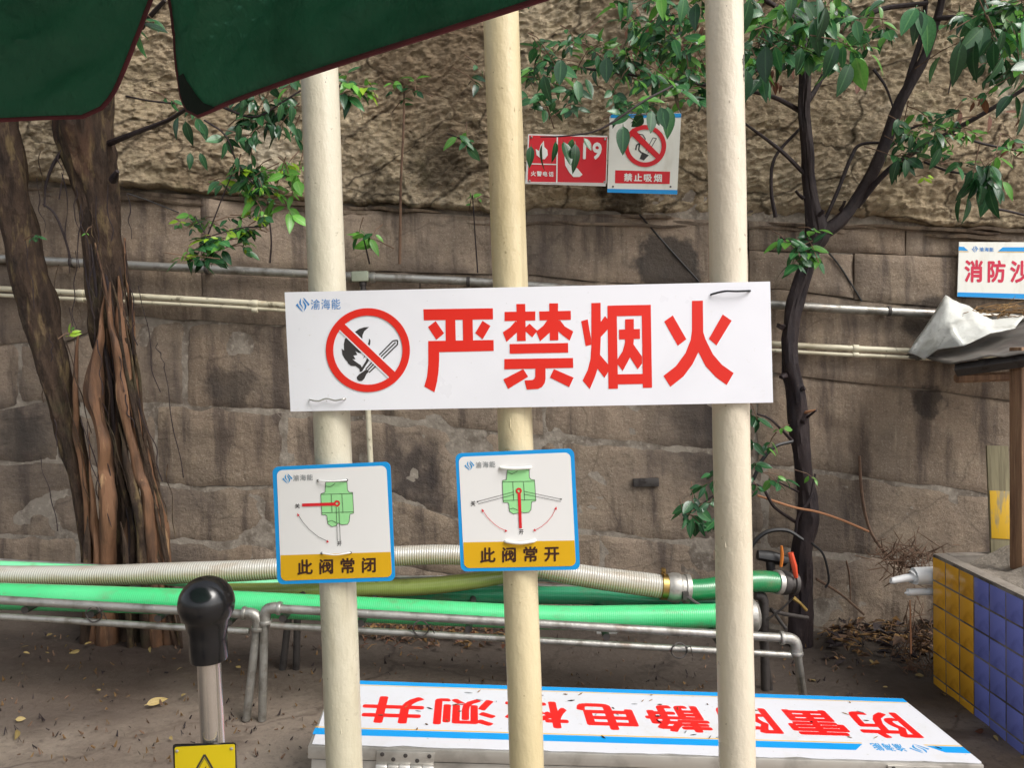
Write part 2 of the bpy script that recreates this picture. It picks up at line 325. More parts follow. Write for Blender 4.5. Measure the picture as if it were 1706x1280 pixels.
def hose(name, c, c2, rib, rs, amt, rough=.25, dirt='#6d6a50'):
    return mat(name, c, rough, spec=.55, coord='UV', layers=[dict(type='wave', dir='Y', scale=rs, lo=.35, hi=.65, col=c2, amt=amt), dict(scale=3, vec=(2, 3, 1), detail=5, lo=.5, hi=.72, col=dirt, amt=.4), dict(coord='Object', scale=5, detail=8, rough=.7, lo=.54, hi=.68, col=dirt, amt=.45), dict(coord='Object', scale=45, detail=5, lo=.62, hi=.72, col=dirt, amt=.5), dict(coord='Object', scale=1.6, detail=3, lo=.45, hi=.7, col=c2, amt=.5)],
               bump=[dict(type='wave', dir='Y', scale=rs, str=rib, d=.004)], coat=.3)
M_HGREEN = hose('bright_green_hose', '#38b86e', '#5fcf8e', .12, 40, .35)
M_HDARK = hose('dark_green_hose', '#1e7343', '#2c8a53', .1, 40, .35)
M_HOLIVE = hose('olive_hose', '#7d8a44', '#8f9b55', .1, 40, .4, dirt='#55602c')
M_HTEAL = hose('teal_hose', '#2f8a62', '#3f9c72', .1, 40, .4)
M_HPALE = hose('pale_green_hose', '#6fd096', '#8fe0b0', .12, 40, .35)
M_HCLEAR = mat('clear_ribbed_hose', '#aaa89f', .2, spec=.6, coord='UV', coat=.4, layers=[
    dict(type='wave', dir='X', scale=.314, lo=.2, hi=.62, col='#8f824e', amt=.85), dict(type='wave', dir='Y', scale=32, lo=.45, hi=.62, col='#cfcdc4', amt=.4), dict(scale=5, vec=(1, 1, 1), detail=4, lo=.45, hi=.7, col='#8e7a5c', amt=.5)], bump=[dict(type='wave', dir='Y', scale=32, str=.45, d=.004)])  # pale top, olive underside: light through a clear hose put into the colour
M_BRASS = mat('brass', '#9c8450', .35, metal=1., layers=[dict(scale=30, detail=4, lo=.5, hi=.7, col='#6d5630', amt=.7)])
M_ALU = mat('cast_aluminium', '#a9a69f', .45, metal=.7, layers=[dict(scale=30, detail=5, lo=.5, hi=.7, col='#7d7a74', amt=.6)], bump=[dict(scale=80, str=.3, d=.002)])
M_ORANGE = mat('orange_handle', '#c94a2a', .5); M_TAG = mat('orange_tag', '#c8742a', .6)
M_BARK = mat('fig_bark', '#45362b', .85, spec=.3, layers=[dict(scale=16, warp=.06, wscale=12, vec=(1, 1, .3), detail=7, rough=.7, lo=.42, hi=.65, col='#231a15', amt=.85), dict(scale=24, vec=(1, 1, .25), detail=6, lo=.52, hi=.7, col='#85724f', amt=.5), dict(scale=3, detail=5, lo=.55, hi=.7, col='#4a4630', amt=.55), dict(scale=9, vec=(1, 1, .2), detail=4, lo=.58, hi=.7, col='#6a4634', amt=.25)],
             bump=[dict(type='voronoi', scale=26, warp=.08, wscale=14, vec=(1, 1, .45), str=.7, d=.02), dict(scale=30, warp=.05, wscale=12, vec=(1, 1, .3), detail=7, rough=.75, str=1., d=.022), dict(scale=110, vec=(1, 1, .4), detail=4, str=.6, d=.006)])
M_ROOT = mat('aerial_root', '#6f503a', .75, spec=.35, layers=[dict(scale=12, vec=(1, 1, .2), detail=6, lo=.42, hi=.65, col='#3c2c22', amt=.85), dict(scale=30, vec=(1, 1, .15), detail=5, lo=.58, hi=.7, col='#a98a66', amt=.6), dict(scale=4, detail=4, lo=.55, hi=.68, col='#3c2d23', amt=.7)], bump=[dict(scale=40, vec=(1, 1, .15), detail=6, str=.8, d=.01)])
M_DARKBARK = mat('wet_dark_bark', '#2d2323', .65, spec=.35, layers=[dict(scale=14, vec=(1, 1, .4), detail=6, lo=.45, hi=.68, col='#19131a', amt=.8), dict(scale=40, detail=6, rough=.7, lo=.6, hi=.72, col='#5a4d45', amt=.6)], bump=[dict(scale=30, vec=(1, 1, .4), detail=6, str=.7, d=.01)])
M_TWIG = mat('dry_twig', '#6d5442', .8, layers=[dict(scale=20, detail=4, lo=.45, hi=.7, col='#3b2d25', amt=.7)])
M_VINE = mat('tan_vine', '#a2714f', .7)
def leafm(name, c, c2, mid, tr=.2, rough=.3):
    return mat(name, c, rough, spec=.55, transl=tr, rand=.35, uvmid=mid, layers=[dict(scale=20, detail=3, lo=.4, hi=.7, col=c2, amt=.6)], bump=[dict(coord='UV', scale=9, vec=(3, 1, 1), detail=2, str=.15, d=.003)])
LM = dict(d=leafm('leaf_dark', '#234a2b', '#1b3a22', '#4f7a4c', .12, .27), m=leafm('leaf_mid', '#3b7041', '#2d5a34', '#6a9a5c', .2, .27), l=leafm('leaf_light', '#6aa844', '#55913c', '#93bd63', .3, .32), y=leafm('leaf_young', '#a3cc32', '#86b82c', '#c6e063', .35, .35), b=leafm('leaf_dry', '#7d4f38', '#5b3626', '#9a7354', .15, .6), w=leafm('leaf_yellowed', '#a8935c', '#8a7040', '#bfae7c', .2, .6))
M_WOOD = mat('weathered_timber', '#8d6d52', .75, layers=[dict(scale=9, vec=(3, 3, .25), detail=6, lo=.42, hi=.66, col='#5c3f2e', amt=.8), dict(scale=40, vec=(3, 3, .1), detail=5, lo=.55, hi=.7, col='#b79a78', amt=.5)], bump=[dict(scale=50, vec=(2, 2, .08), detail=5, str=.6, d=.005)])
M_BOARD = mat('grey_plank', '#8a8266', .8, layers=[dict(scale=30, vec=(2, 2, .1), detail=5, lo=.45, hi=.68, col='#655d47', amt=.8)], bump=[dict(scale=60, vec=(2, 2, .08), detail=4, str=.5, d=.004)])
M_YPAINT = mat('worn_yellow_paint', '#cda21c', .55, layers=[dict(scale=9, vec=(3, 3, .6), detail=6, lo=.5, hi=.62, col='#8a8266', amt=.9)])
M_TILEY = mat('yellow_tile', '#eeb238', .2, spec=.55, rand=.12, layers=[dict(scale=9, detail=5, lo=.5, hi=.75, col='#a9690c', amt=.6)])
M_TILEB = mat('blue_tile', '#7e8ade', .22, spec=.5, rand=.12, layers=[dict(scale=9, detail=5, lo=.5, hi=.75, col='#4a509c', amt=.5)])
M_GROUT = mat('grout', '#8a847a', .9, layers=[dict(scale=5, detail=5, lo=.42, hi=.6, col='#3f3a35', amt=.85)])
M_CEMENT = mat('cement', '#8b8379', .85, layers=[dict(scale=12, detail=6, lo=.45, hi=.7, col='#6a6056', amt=.7)], bump=[dict(scale=60, detail=5, str=.5, d=.006)])
M_SAND = mat('damp_sand', '#968d82', .95, spec=.2, layers=[dict(scale=5, detail=6, lo=.4, hi=.65, col='#7f766a', amt=.7), dict(scale=140, detail=3, lo=.5, hi=.7, col='#bdb4a6', amt=.5)], bump=[dict(scale=25, detail=7, rough=.75, str=.8, d=.02), dict(scale=200, detail=2, str=.6, d=.003)])
M_SHEET = mat('dark_roof_sheet', '#6a655f', .5, layers=[dict(scale=4, detail=6, lo=.42, hi=.65, col='#2c2826', amt=.7), dict(scale=10, detail=5, lo=.55, hi=.7, col='#6a6f6c', amt=.5)], bump=[dict(scale=14, detail=4, str=.3, d=.01)])
M_SACK = mat('dirty_white_sack', '#d7d8d2', .7, transl=.12, layers=[dict(scale=8, detail=6, lo=.48, hi=.7, col='#a8a79b', amt=.6), dict(scale=25, detail=4, lo=.62, hi=.75, col='#76736a', amt=.6)], bump=[dict(scale=18, detail=5, str=.6, d=.012), dict(scale=200, detail=1, str=.3, d=.002)])
M_WPLAST = mat('white_plastic', '#f2f3f2', .45, layers=[dict(scale=12, detail=5, lo=.55, hi=.75, col='#b9bab4', amt=.5)])
M_GPVC = mat('grey_pvc', '#8e9a9d', .5, layers=[dict(scale=12, detail=5, lo=.5, hi=.7, col='#5d625f', amt=.6)])
M_WIRE = mat('dark_wire', '#26272b', .4, metal=.4); M_TIE = mat('white_tie', '#e6e4df', .4)
M_STRAW = mat('dry_straw', '#86683f', .8, rand=.3, layers=[dict(scale=20, detail=3, lo=.4, hi=.7, col='#5f3d22', amt=.6)])

# ------------------------------------------------------------------ ground
xs = np.concatenate([np.linspace(-60, -4, 12), np.linspace(-3.8, 3.8, 150), np.linspace(4, 60, 12)])
ys = np.concatenate([np.linspace(-60, 1.8, 12), np.linspace(2.0, 4.3, 60), [4.6, 8, 60]])
X, Y = np.meshgrid(xs, ys)
Zg = -SLOPE * np.clip(X, -6, 6) + np.where((abs(X) < 4) & (Y > 1.9) & (Y < 4.5), .008 * fbm(X * 2, Y * 2, 0, 4) + .004 * fbm(X * 11, Y * 11, 0, 3), 0)
b = MB(); nx = len(xs); ny = len(ys)
b.add(np.stack([X, Y, Zg], -1).reshape(-1, 3).tolist(), [(j * nx + i, j * nx + i + 1, (j + 1) * nx + i + 1, (j + 1) * nx + i) for j in range(ny - 1) for i in range(nx - 1)])
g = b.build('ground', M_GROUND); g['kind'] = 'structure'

# ------------------------------------------------------------------ the stone wall: hewn rock above, squared blocks below
wall = thing('stone_wall', (0, WALLY, 0), 'tall brown stone retaining wall, rough hewn rock above squared blocks', 'wall')
def poly(*pts):
    xs_ = [p[0] for p in pts]; ys_ = [p[1] for p in pts]
    return lambda x: float(np.interp(x, xs_, ys_))
def ext(f, x):
    if x < 0: return f(0) + (f(60) - f(0)) / 60 * x * .4
    if x > 1706: return f(1706) + .06 * (x - 1706)
    return f(x)
B0 = poly((0, 308), (250, 324), (500, 343), (590, 350), (850, 362), (900, 356), (1060, 362), (1240, 367), (1450, 374), (1706, 388))
B1a = poly((0, 345), (560, 372), (760, 392), (870, 399), (1060, 405), (1240, 417), (1593, 429), (1706, 436))
B1 = poly((0, 437), (300, 445), (600, 453), (870, 458), (1000, 472), (1300, 482), (1420, 500), (1706, 524))
B2 = poly((0, 574), (110, 570), (200, 528), (480, 541), (800, 572), (1290, 622), (1540, 650), (1706, 672))
B3 = poly((0, 684), (60, 669), (230, 677), (350, 680), (620, 697), (820, 720), (1000, 737), (1180, 752), (1277, 772), (1653, 825), (1706, 834))
B4 = poly((0, 768), (110, 773), (260, 803), (330, 812), (480, 808), (655, 826), (760, 868), (970, 890), (1190, 908), (1350, 922), (1500, 934), (1706, 955))
B5 = poly((0, 893), (280, 902), (430, 910), (700, 948), (1000, 1000), (1300, 1050), (1706, 1090))
B6 = poly((0, 1130), (1706, 1260))
rows = [(B0, B1, [-420, 338, 876, 1246]), (B0, B1a, [1246, 1508, 2200]), (B1a, B1, [1246, 1420, 1600, 2200]), (B1, B2, [-420, 70, 336, 700, 1180, 2200]), (B2, B3, [-420, 30, 308, 560, 905, 1262, 2200]),
        (B3, B4, [-420, 96, 262, 470, 850, 1276, 2200]), (B4, B5, [-420, 250, 592, 1000, 2200]), (B5, B6, [-420, 130, 420, 760, 1200, 2200])]
bi = 0
for ft, fb, xsj in rows:
    for xa, xb in zip(xsj[:-1], xsj[1:]):
        bi += 1; gap = 1.8
        seed = bi * 3.1; proud = random.uniform(-.005, .006) + (.03 if fb is B1 else .016 if fb in (B2, B1a) else 0)
        wpx = xb - xa; hpx = fb((xa + xb) / 2) - ft((xa + xb) / 2)
        nx_ = max(10, int(wpx / 9)); nz_ = max(8, int(hpx / 9))
        jl, jr = random.uniform(-6, 6), random.uniform(-6, 6)
        pts = []; P = np.zeros((nz_ + 1, nx_ + 1, 3))
        for j in range(nz_ + 1):
            for i in range(nx_ + 1):
                u, v = i / nx_, j / nz_
                x = xa + gap / 2 + (wpx - gap) * u
                yt, yb = ext(ft, x) + gap / 2, ext(fb, x) - gap / 2
                p = at(x, yt + (yb - yt) * v, WALLY)
                P[j, i] = p
        uu = np.linspace(0, 1, nx_ + 1)[None, :] * wpx; vv = np.linspace(0, 1, nz_ + 1)[:, None] * hpx
        e = np.minimum(np.minimum(uu, wpx - uu), np.minimum(vv, hpx - vv)) * .0033
        ewob = e + .012 * vn(P[..., 0] * 9, P[..., 2] * 9, seed) * (e > 0)
        drop = np.clip(1 - np.clip(ewob, 0, 1) / .022, 0, 1) ** 2 * .010
        disp = .005 * fbm(P[..., 0] * 3, P[..., 2] * 3, seed, 4) + .006 * fbm(P[..., 0] * 12, P[..., 2] * 12, seed, 3)
        chip = np.clip(fbm(P[..., 0] * 2.3, P[..., 2] * 3.2, seed + 40, 3) - .6, 0, 1) * .05
        P[..., 1] += drop - disp - proud + chip
        P[..., 0] += .006 * vn(P[..., 2] * 8, P[..., 0] * 3, seed) ; P[..., 2] += .008 * vn(P[..., 0] * 6, P[..., 2] * 3, seed + 9)
        V = P.reshape(-1, 3).tolist(); Wd = nx_ + 1
        F = [(j * Wd + i, j * Wd + i + 1, (j + 1) * Wd + i + 1, (j + 1) * Wd + i) for j in range(nz_) for i in range(nx_)]
        border = [i for i in range(Wd)] + [j * Wd + nx_ for j in range(1, nz_ + 1)] + [nz_ * Wd + i for i in range(nx_ - 1, -1, -1)] + [j * Wd for j in range(nz_ - 1, 0, -1)]
        n0 = len(V); V += [(V[k][0], WALLY + .3, V[k][2]) for k in border]
        nb = len(border)
        F += [(border[k], border[(k + 1) % nb], n0 + (k + 1) % nb, n0 + k) for k in range(nb)]
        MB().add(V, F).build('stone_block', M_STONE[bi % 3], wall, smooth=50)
# the mortar bed behind the joints
b = MB(); pm = at(853, 640, WALLY)
b.box((0, WALLY + .158, 1.2), (9, .3, 3.4)); mo = b.build('mortar', M_MORTAR, wall)
# hewn rock face above the ledge
xg = np.linspace(-3.7, 3.7, 860)
top0 = 3.75
tt = np.linspace(0, 1, 250)
Zb = np.array([at(853 + FPX * x / WALLY, ext(B0, 853 + FPX * x / WALLY) - 9, WALLY).z for x in xg]) + .02 * fbm(xg * 3, xg * 0, 3, 4) + .012 * fbm(xg * 14, xg * 0, 8, 3)
XX = np.repeat(xg[None, :], len(tt), 0); ZZ = Zb[None, :] + (top0 - Zb[None, :]) * tt[:, None]
def hew(x, z):
    c, s_ = math.cos(.55), math.sin(.55)
    a, b_ = x * c + z * s_, -x * s_ + z * c
    wx = .25 * fbm(x * 2, z * 2, 1, 3); 
    stroke = (1 - abs(fbm(a * 9 + wx * 6, b_ * 24 + wx * 6, 2, 3))) ** 2
    facets = abs(fbm(x * 5 + 3, z * 9 + x * 1.5, 4, 5, .6))
    lay = fbm(x * 1.2, z * 9 + x * .5, 7, 3) * np.clip(1.3 - (z - 2.0) * 1.6, .1, 1)
    return .06 * fbm(x * .9, z * 1.2, 5, 3) + 0.016 * stroke + .006 * facets + .022 * lay + .004 * fbm(x * 22, z * 30, 3, 4, .65) + .005 * fbm(x * 50, z * 66, 6, 2)
D = hew(XX, ZZ)
edge = np.clip(1 - tt[:, None] / .012, 0, 1) ** 2
YY = WALLY - .05 - D + edge * (.025)
YY = np.minimum(YY, WALLY + .06)
b = MB(); Wd = len(xg)
V = np.stack([XX, YY, ZZ], -1).reshape(-1, 3).tolist()
F = [(j * Wd + i, j * Wd + i + 1, (j + 1) * Wd + i + 1, (j + 1) * Wd + i) for j in range(len(tt) - 1) for i in range(Wd - 1)]
n0 = len(V); V += [(x, WALLY + .35, z) for x, z in zip(xg, Zb)]
F += [(i, i + 1, n0 + i + 1, n0 + i) for i in range(Wd - 1)]
b.add(V, F)
rock = b.build('rock_face', M_ROCK, wall, smooth=60); rock['label'] = 'rough hewn rock upper part'
# thin weathered plates of bedding stone in the crevice under the rock
for k in range(26):
    x0 = -200 + k * 78 + random.uniform(-25, 25); wd = random.uniform(90, 260); off = random.choice([-1, 4, 9, 13]) + random.uniform(-1.5, 1.5); hh = random.uniform(2.5, 6); pr0 = random.uniform(.02, .07)
    nn_ = 16; up_, lo_ = [], []
    for i in range(nn_ + 1):
        x = x0 + wd * i / nn_; tp = math.sin(math.pi * i / nn_) ** .4; y = ext(B0, x) + off + 2.2 * float(vn(x * .03, k * 3.3)) + .01 * (x - x0)
        pj = pr0 * tp + .012 * float(vn(x * .08, k * 7.7)); a = at(x, y - hh * tp * .5, WALLY); c_ = at(x, y + hh * tp * .5 + .3, WALLY); up_.append(a - Vector((0, pj, 0))); lo_.append(c_ - Vector((0, pj * .8, 0)))
    bk = Vector((0, .16, 0)); n_ = nn_ + 1
    b = MB(); b.add(up_ + lo_ + [p + bk for p in up_] + [p + bk for p in lo_], [q_ for i in range(nn_) for q_ in ((i, i + 1, n_ + i + 1, n_ + i), (i, 2 * n_ + i, 2 * n_ + i + 1, i + 1), (n_ + i, n_ + i + 1, 3 * n_ + i + 1, 3 * n_ + i))])
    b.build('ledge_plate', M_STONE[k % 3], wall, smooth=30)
b = MB(); b.box((0, WALLY + .25, top0 + 1.0), (9, .55, 2.1)); b.build('rock_top', M_ROCK, wall)
b = MB()
for sx in (-1, 1): b.box((sx * 6.2, WALLY + .15, 2.2), (5.1, .3, 5.2))
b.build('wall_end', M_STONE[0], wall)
# an empty beam slot: the shade inside it is a solid dark box
o = at(1076, 804, WALLY - .012); b = MB(); b.box(o, (.14, .03, .045)); b.build('beam_slot_shade', M_GALVD, wall, bevel=.004)

# ------------------------------------------------------------------ printed signs
def frame(tl, tr, br, bl, Yd=None, pl=None):
    """a sign's own axes from its four corners in the photo and the wall or pole it hangs on"""
    f_ = (lambda q: at(q[0], q[1], Yd)) if pl is None else (lambda q: on_plane(q[0], q[1], *pl))
    a, b_, c, d = [f_(q) for q in (tl, tr, br, bl)]
    o = (a + b_ + c + d) / 4; ex = ((b_ - a) + (c - d)).normalized(); ey = ((a - d) + (b_ - c)); ey = (ey - ex * ey.dot(ex)).normalized(); ez = ex.cross(ey)
    m = Matrix((ex, ey, ez)).transposed().to_4x4(); m.translation = o
    inv = m.inverted()
    def P(x, y):
        q = inv @ on_plane(x, y, o, ez); return (q.x, q.y)
    return m, P
def bil(q, u, v):
    (a, b_, c, d) = q
    return tuple(a[k] * (1 - u) * (1 - v) + b_[k] * u * (1 - v) + c[k] * u * v + d[k] * (1 - u) * v for k in (0, 1))
def rrect(q, r, asp=1., n=6):
    out = []
    for cx, cy, a0 in ((1 - r / asp, r, -90), (1 - r / asp, 1 - r, 0), (r / asp, 1 - r, 90), (r / asp, r, 180)):
        for k in range(n + 1):
            a = math.radians(a0 + 90 * k / n); out.append(bil(q, cx + r / asp * math.cos(a), cy + r * math.sin(a)))
    return out
class Print:
    """flat ink lying on a sign's face; every shape sits a hair above the last"""
    def __init__(s, P, z0=.0004): s.P = P; s.z = z0; s.b = MB()
    def poly(s, pts, dz=.000015):
        s.z += dz; v = [s.P(*p) + (s.z,) for p in pts]; s.b.add(v, [tuple(range(len(v)))]); return s
    def line(s, p, q, wd):
        d = Vector((q[0] - p[0], q[1] - p[1])); L = d.length or 1; nn = Vector((-d.y, d.x)) / L * wd / 2
        return s.poly([(p[0] + nn.x, p[1] + nn.y), (q[0] + nn.x, q[1] + nn.y), (q[0] - nn.x, q[1] - nn.y), (p[0] - nn.x, p[1] - nn.y)])
    def lines(s, pts, wd):
        for p, q in zip(pts[:-1], pts[1:]): s.line(p, q, wd)
        return s
    def ring(s, c, ro, ri, n=64):
        s.z += .000015; v = []; f = []
        for k in range(n):
            a = 2 * math.pi * k / n
            for r in (ro, ri): v.append(s.P(c[0] + r[0] * math.cos(a), c[1] + r[1] * math.sin(a)) + (s.z,))
        s.b.add(v, [(2 * k, 2 * ((k + 1) % n), 2 * ((k + 1) % n) + 1, 2 * k + 1) for k in range(n)]); return s
    def disc(s, c, r, n=28): return s.poly([(c[0] + r[0] * math.cos(2 * math.pi * k / n), c[1] + r[1] * math.sin(2 * math.pi * k / n)) for k in range(n)])
    def text(s, body, q, bold=.0, gapf=0., flip=False, only=None):
        V, F, K = text_mesh(body, gapf)
        if only is not None:
            a_, b_, F = K[only][0], K[only][1], K[only][2]; V = V[a_:b_]
        offs = [(0, 0)] + ([(math.cos(a) * bold, math.sin(a) * bold) for a in [math.pi / 4 * k for k in range(8)]] if bold else [])
        asp = len(body) * (1 + gapf)
        for ox, oy in offs:
            s.z += .000008; vs = []
            for x, y in V:
                u, v = x + ox / asp, 1 - (y + oy)
                if flip: u, v = 1 - u, 1 - v
                vs.append(s.P(*bil(q, u, v)) + (s.z,))
            s.b.add(vs, F)
        s.z += .00001; return s
    def chars(s, body, q, bold, gapf, m, parent, mtx, flip=False):
        z0 = s.z
        for k in range(len(body)):
            c = Print(s.P, z0); c.text(body, q, bold, gapf, flip, only=k); c.build('character', m, parent, mtx)
        return s
    def build(s, name, m, parent, mtx):
        me = bpy.data.meshes.new(name); me.from_pydata(s.b.v, [], s.b.f)
        bm = bmesh.new(); bm.from_mesh(me)
        for f_ in bm.faces:
            if f_.normal.z < 0: f_.normal_flip()
        bm.to_mesh(me); bm.free(); me.materials.append(m)
        o = bpy.data.objects.new(name, me); o.matrix_basis = mtx
        put(o, parent); return s.z
_tc = {}
def text_mesh(body, gapf=0.):
    """glyph outlines from Blender's built-in font, scaled into the unit square (first to last character)"""
    if (body, gapf) in _tc: return _tc[body, gapf]
    V, F, K = [], [], []
    for k, ch in enumerate(body):
        cu = bpy.data.curves.new('t', 'FONT'); cu.body = ch; cu.size = 1; cu.resolution_u = 3
        o = bpy.data.objects.new('t', cu); col.objects.link(o)
        dg = bpy.context.evaluated_depsgraph_get(); dg.update()
        me = bpy.data.meshes.new_from_object(o.evaluated_get(dg))
        xs_ = [v.co.x for v in me.vertices]; ys_ = [v.co.y for v in me.vertices]
        n = len(V)
        cw = 1.0 if not ch.isdigit() else .62
        cx = (min(xs_) + max(xs_)) / 2
        V += [((k * (1 + gapf) + .5 + (v.co.x - cx) / cw * .98), v.co.y) for v in me.vertices]
        F += [tuple(i + n for i in p.vertices) for p in me.polygons]; K.append((n, len(V), [tuple(p.vertices) for p in me.polygons]))
        bpy.data.objects.remove(o); bpy.data.curves.remove(cu); bpy.data.meshes.remove(me)
    x0 = min(p[0] for p in V); x1 = max(p[0] for p in V); y0 = min(p[1] for p in V); y1 = max(p[1] for p in V)
    V = [((x - x0) / (x1 - x0), (y - y0) / (y1 - y0)) for x, y in V]
    _tc[body, gapf] = V, F, K
    return V, F, K
LOGO = [[(150, 440), (205, 385), (235, 460), (330, 580), (375, 660), (290, 585)], [(310, 225), (255, 340), (270, 420), (330, 490), (385, 590), (355, 480), (310, 400), (310, 300)],
        [(360, 280), (375, 360), (420, 440), (430, 500), (395, 640), (470, 540), (485, 460), (430, 370)], [(375, 215), (430, 250), (580, 430), (540, 475), (500, 400), (430, 320)]]
def logo(pr, q, flip=False):
    for st in LOGO:
        pts = [((x - 150) / 430, (y - 213) / 447) for x, y in st]
        if flip: pts = [(1 - u, 1 - v) for u, v in pts]
        pr.poly([bil(q, u, v) for u, v in pts])
def panel(name, q, Yd, thick, m, label, cat, rad=0., asp=1., pl=None, back=None):
    mtx, P = frame(*q, Yd=Yd, pl=pl)
    pts = rrect(q, rad, asp) if rad else list(q)
    b = MB(); b.prism([P(*p) + (0.,) for p in pts], (0, 0, -thick))
    o = b.build(name, m, None, smooth=30, mtx=mtx)
    tag(o, label, cat)
    return o, mtx, P
def rel(x0, y0, s): return lambda pts: [(x0 + x / s, y0 + y / s) for x, y in pts]

# --- the large white sign
q = ((474, 487), (1283, 469), (1288, 671), (484, 686))
S, MT, P = panel('warning_sign', q, 1.243, .003, M_PANEL, 'long white no-fire warning board with four large red characters, wired across three poles', 'sign')
pr = Print(P)
z1 = rel(460, 460, 1706 / 420); z2 = rel(880, 460, 1706 / 420); z3 = rel(830, 495, 1086 / 140); z4 = rel(960, 495, 1086 / 140)
for st in ([(997, 225), (1467, 218), (1468, 293), (1000, 300)], [(1028, 345), (1080, 305), (1137, 388), (1085, 432)], [(1397, 303), (1451, 338), (1398, 428), (1347, 386)], [(1147, 290), (1213, 290), (1216, 445), (1148, 445)],
           [(1263, 290), (1330, 290), (1333, 445), (1266, 445)], [(1030, 440), (1472, 433), (1473, 507), (1030, 517)], [(1030, 445), (1104, 445), (1104, 560), (1100, 640), (1090, 715), (1072, 787), (1003, 748), (1022, 680), (1030, 600)]):
    pr.poly(z1(st))
pr.build('character', M_RED, S, MT); pr = Print(P)
for st in ([(235, 90), (350, 88), (357, 568), (244, 570)], [(83, 192), (480, 185), (480, 302), (83, 312)], [(225, 312), (245, 330), (245, 455), (190, 505), (108, 580), (60, 455), (150, 395)], [(405, 345), (505, 435), (440, 522), (350, 440), (355, 390)],
           [(660, 82), (773, 80), (778, 558), (668, 562)], [(530, 186), (938, 178), (940, 295), (535, 302)], [(635, 300), (672, 300), (672, 455), (610, 510), (542, 572), (490, 445), (580, 375)], [(770, 300), (805, 305), (860, 380), (970, 445), (925, 562), (840, 500), (772, 440)],
           [(148, 608), (903, 594), (905, 718), (150, 733)], [(80, 802), (967, 788), (970, 915), (80, 935)], [(480, 925), (612, 922), (612, 1060), (600, 1115), (565, 1165), (515, 1188), (370, 1197), (340, 1078), (440, 1072), (468, 1058), (480, 1020)],
           [(325, 932), (388, 1030), (130, 1188), (66, 1065)], [(720, 932), (975, 1042), (918, 1165), (668, 1040)]):
    pr.poly(z3(st))
pr.build('character', M_RED, S, MT); pr = Print(P)
for st in ([(195, 78), (315, 74), (318, 500), (308, 750), (285, 900), (240, 1040), (175, 1190), (82, 1080), (150, 940), (185, 800), (195, 640)], [(64, 312), (148, 288), (192, 540), (192, 618), (122, 635)], [(372, 245), (410, 290), (410, 415), (310, 525), (310, 330)],
           [(305, 745), (420, 880), (420, 955), (365, 1045), (270, 920)], [(403, 112), (522, 108), (540, 1185), (417, 1188)], [(845, 103), (963, 100), (980, 1172), (862, 1176)], [(510, 108), (860, 102), (860, 240), (510, 248)], [(520, 1000), (865, 994), (865, 1124), (520, 1130)],
           [(632, 288), (744, 284), (744, 560), (735, 680), (690, 790), (602, 955), (530, 865), (530, 810), (600, 700), (630, 590)], [(553, 420), (822, 412), (824, 540), (555, 548)], [(735, 605), (850, 770), (850, 860), (795, 935), (690, 770), (690, 640)]):
    pr.poly(z4(st))
pr.build('character', M_RED, S, MT); pr = Print(P)
for st in ([(1108, 168), (1182, 166), (1184, 380), (1200, 430), (1250, 530), (1310, 600), (1390, 657), (1343, 738), (1270, 685), (1200, 610), (1152, 515), (1110, 600), (1050, 680), (962, 750), (915, 676), (1000, 610), (1065, 520), (1100, 430), (1108, 370)],
           [(920, 308), (978, 266), (1070, 428), (1012, 472)], [(1316, 260), (1376, 302), (1274, 470), (1222, 425)]):
    pr.poly(z2(st))
pr.build('character', M_RED, S, MT)
zs = rel(540, 510, 1280 / 150)
pr = Print(P)
for st in ([(430, 375), (500, 325), (570, 303), (640, 298), (570, 360), (545, 420), (545, 475)],
           [(320, 445), (525, 635), (530, 670), (490, 665), (445, 640), (472, 695), (415, 705), (447, 757), (400, 755), (460, 800), (520, 840), (545, 885), (510, 940), (500, 890), (450, 855), (380, 850), (340, 815), (335, 795), (290, 745), (262, 690), (250, 605), (285, 635), (282, 540), (295, 470)],
           [(640, 460), (660, 490), (655, 540), (640, 582), (615, 555), (635, 510)], [(555, 680), (598, 705), (555, 750), (575, 710)], [(615, 735), (642, 770), (540, 930), (505, 940), (545, 860), (590, 790)],
           [(465, 1010), (500, 970), (560, 930), (600, 900), (640, 930), (600, 970), (575, 1030), (540, 1065), (500, 1068), (470, 1045)]):
    pr.poly(zs(st))
for a, c in (((780, 700), (980, 495)), ((808, 722), (1015, 520)), ((838, 748), (1045, 545)), ((980, 495), (1045, 487)), ((1045, 487), (1045, 550)), ((592, 900), (690, 792)), ((612, 925), (718, 812)), ((640, 945), (742, 848))):
    pr.line(*zs([a, c]), 18 / (1280 / 150))
pr.build('match_symbol', M_INK, S, MT)
pr = Print(P, .0009); pr.poly(zs([(205, 345), (305, 240), (1025, 925), (920, 1035)])); pr.build('bar_outline', M_PANEL, S, MT)
pr = Print(P, .0011); pr.ring(zs([(624, 627)])[0], (70, 70), (57.6, 57.6)); pr.poly(zs([(218, 332), (290, 255), (1012, 942), (935, 1020)])); pr.build('prohibition_ring', M_RED, S, MT)
pr = Print(P); logo(pr, ((493, 496), (516, 495.5), (516, 520), (493, 520.5)))
pr.text('渝海能', ((518, 499), (567, 497.5), (567.5, 515), (518.5, 516)), 0, .04); pr.build('company_logo', M_LOGO, S, MT)
zf = .0045
def wire(name, pts, m, r, parent, MT_, P_, z=.003):
    path = []
    for k, (x, y, zz) in enumerate(pts):
        a = P_(x, y); path.append(MT_ @ Vector((a[0], a[1], zz)))
    b = MB(); b.tube([Vector(p) for p in smooth_path(path, 6)], r, 8); return b.build(name, m, parent)
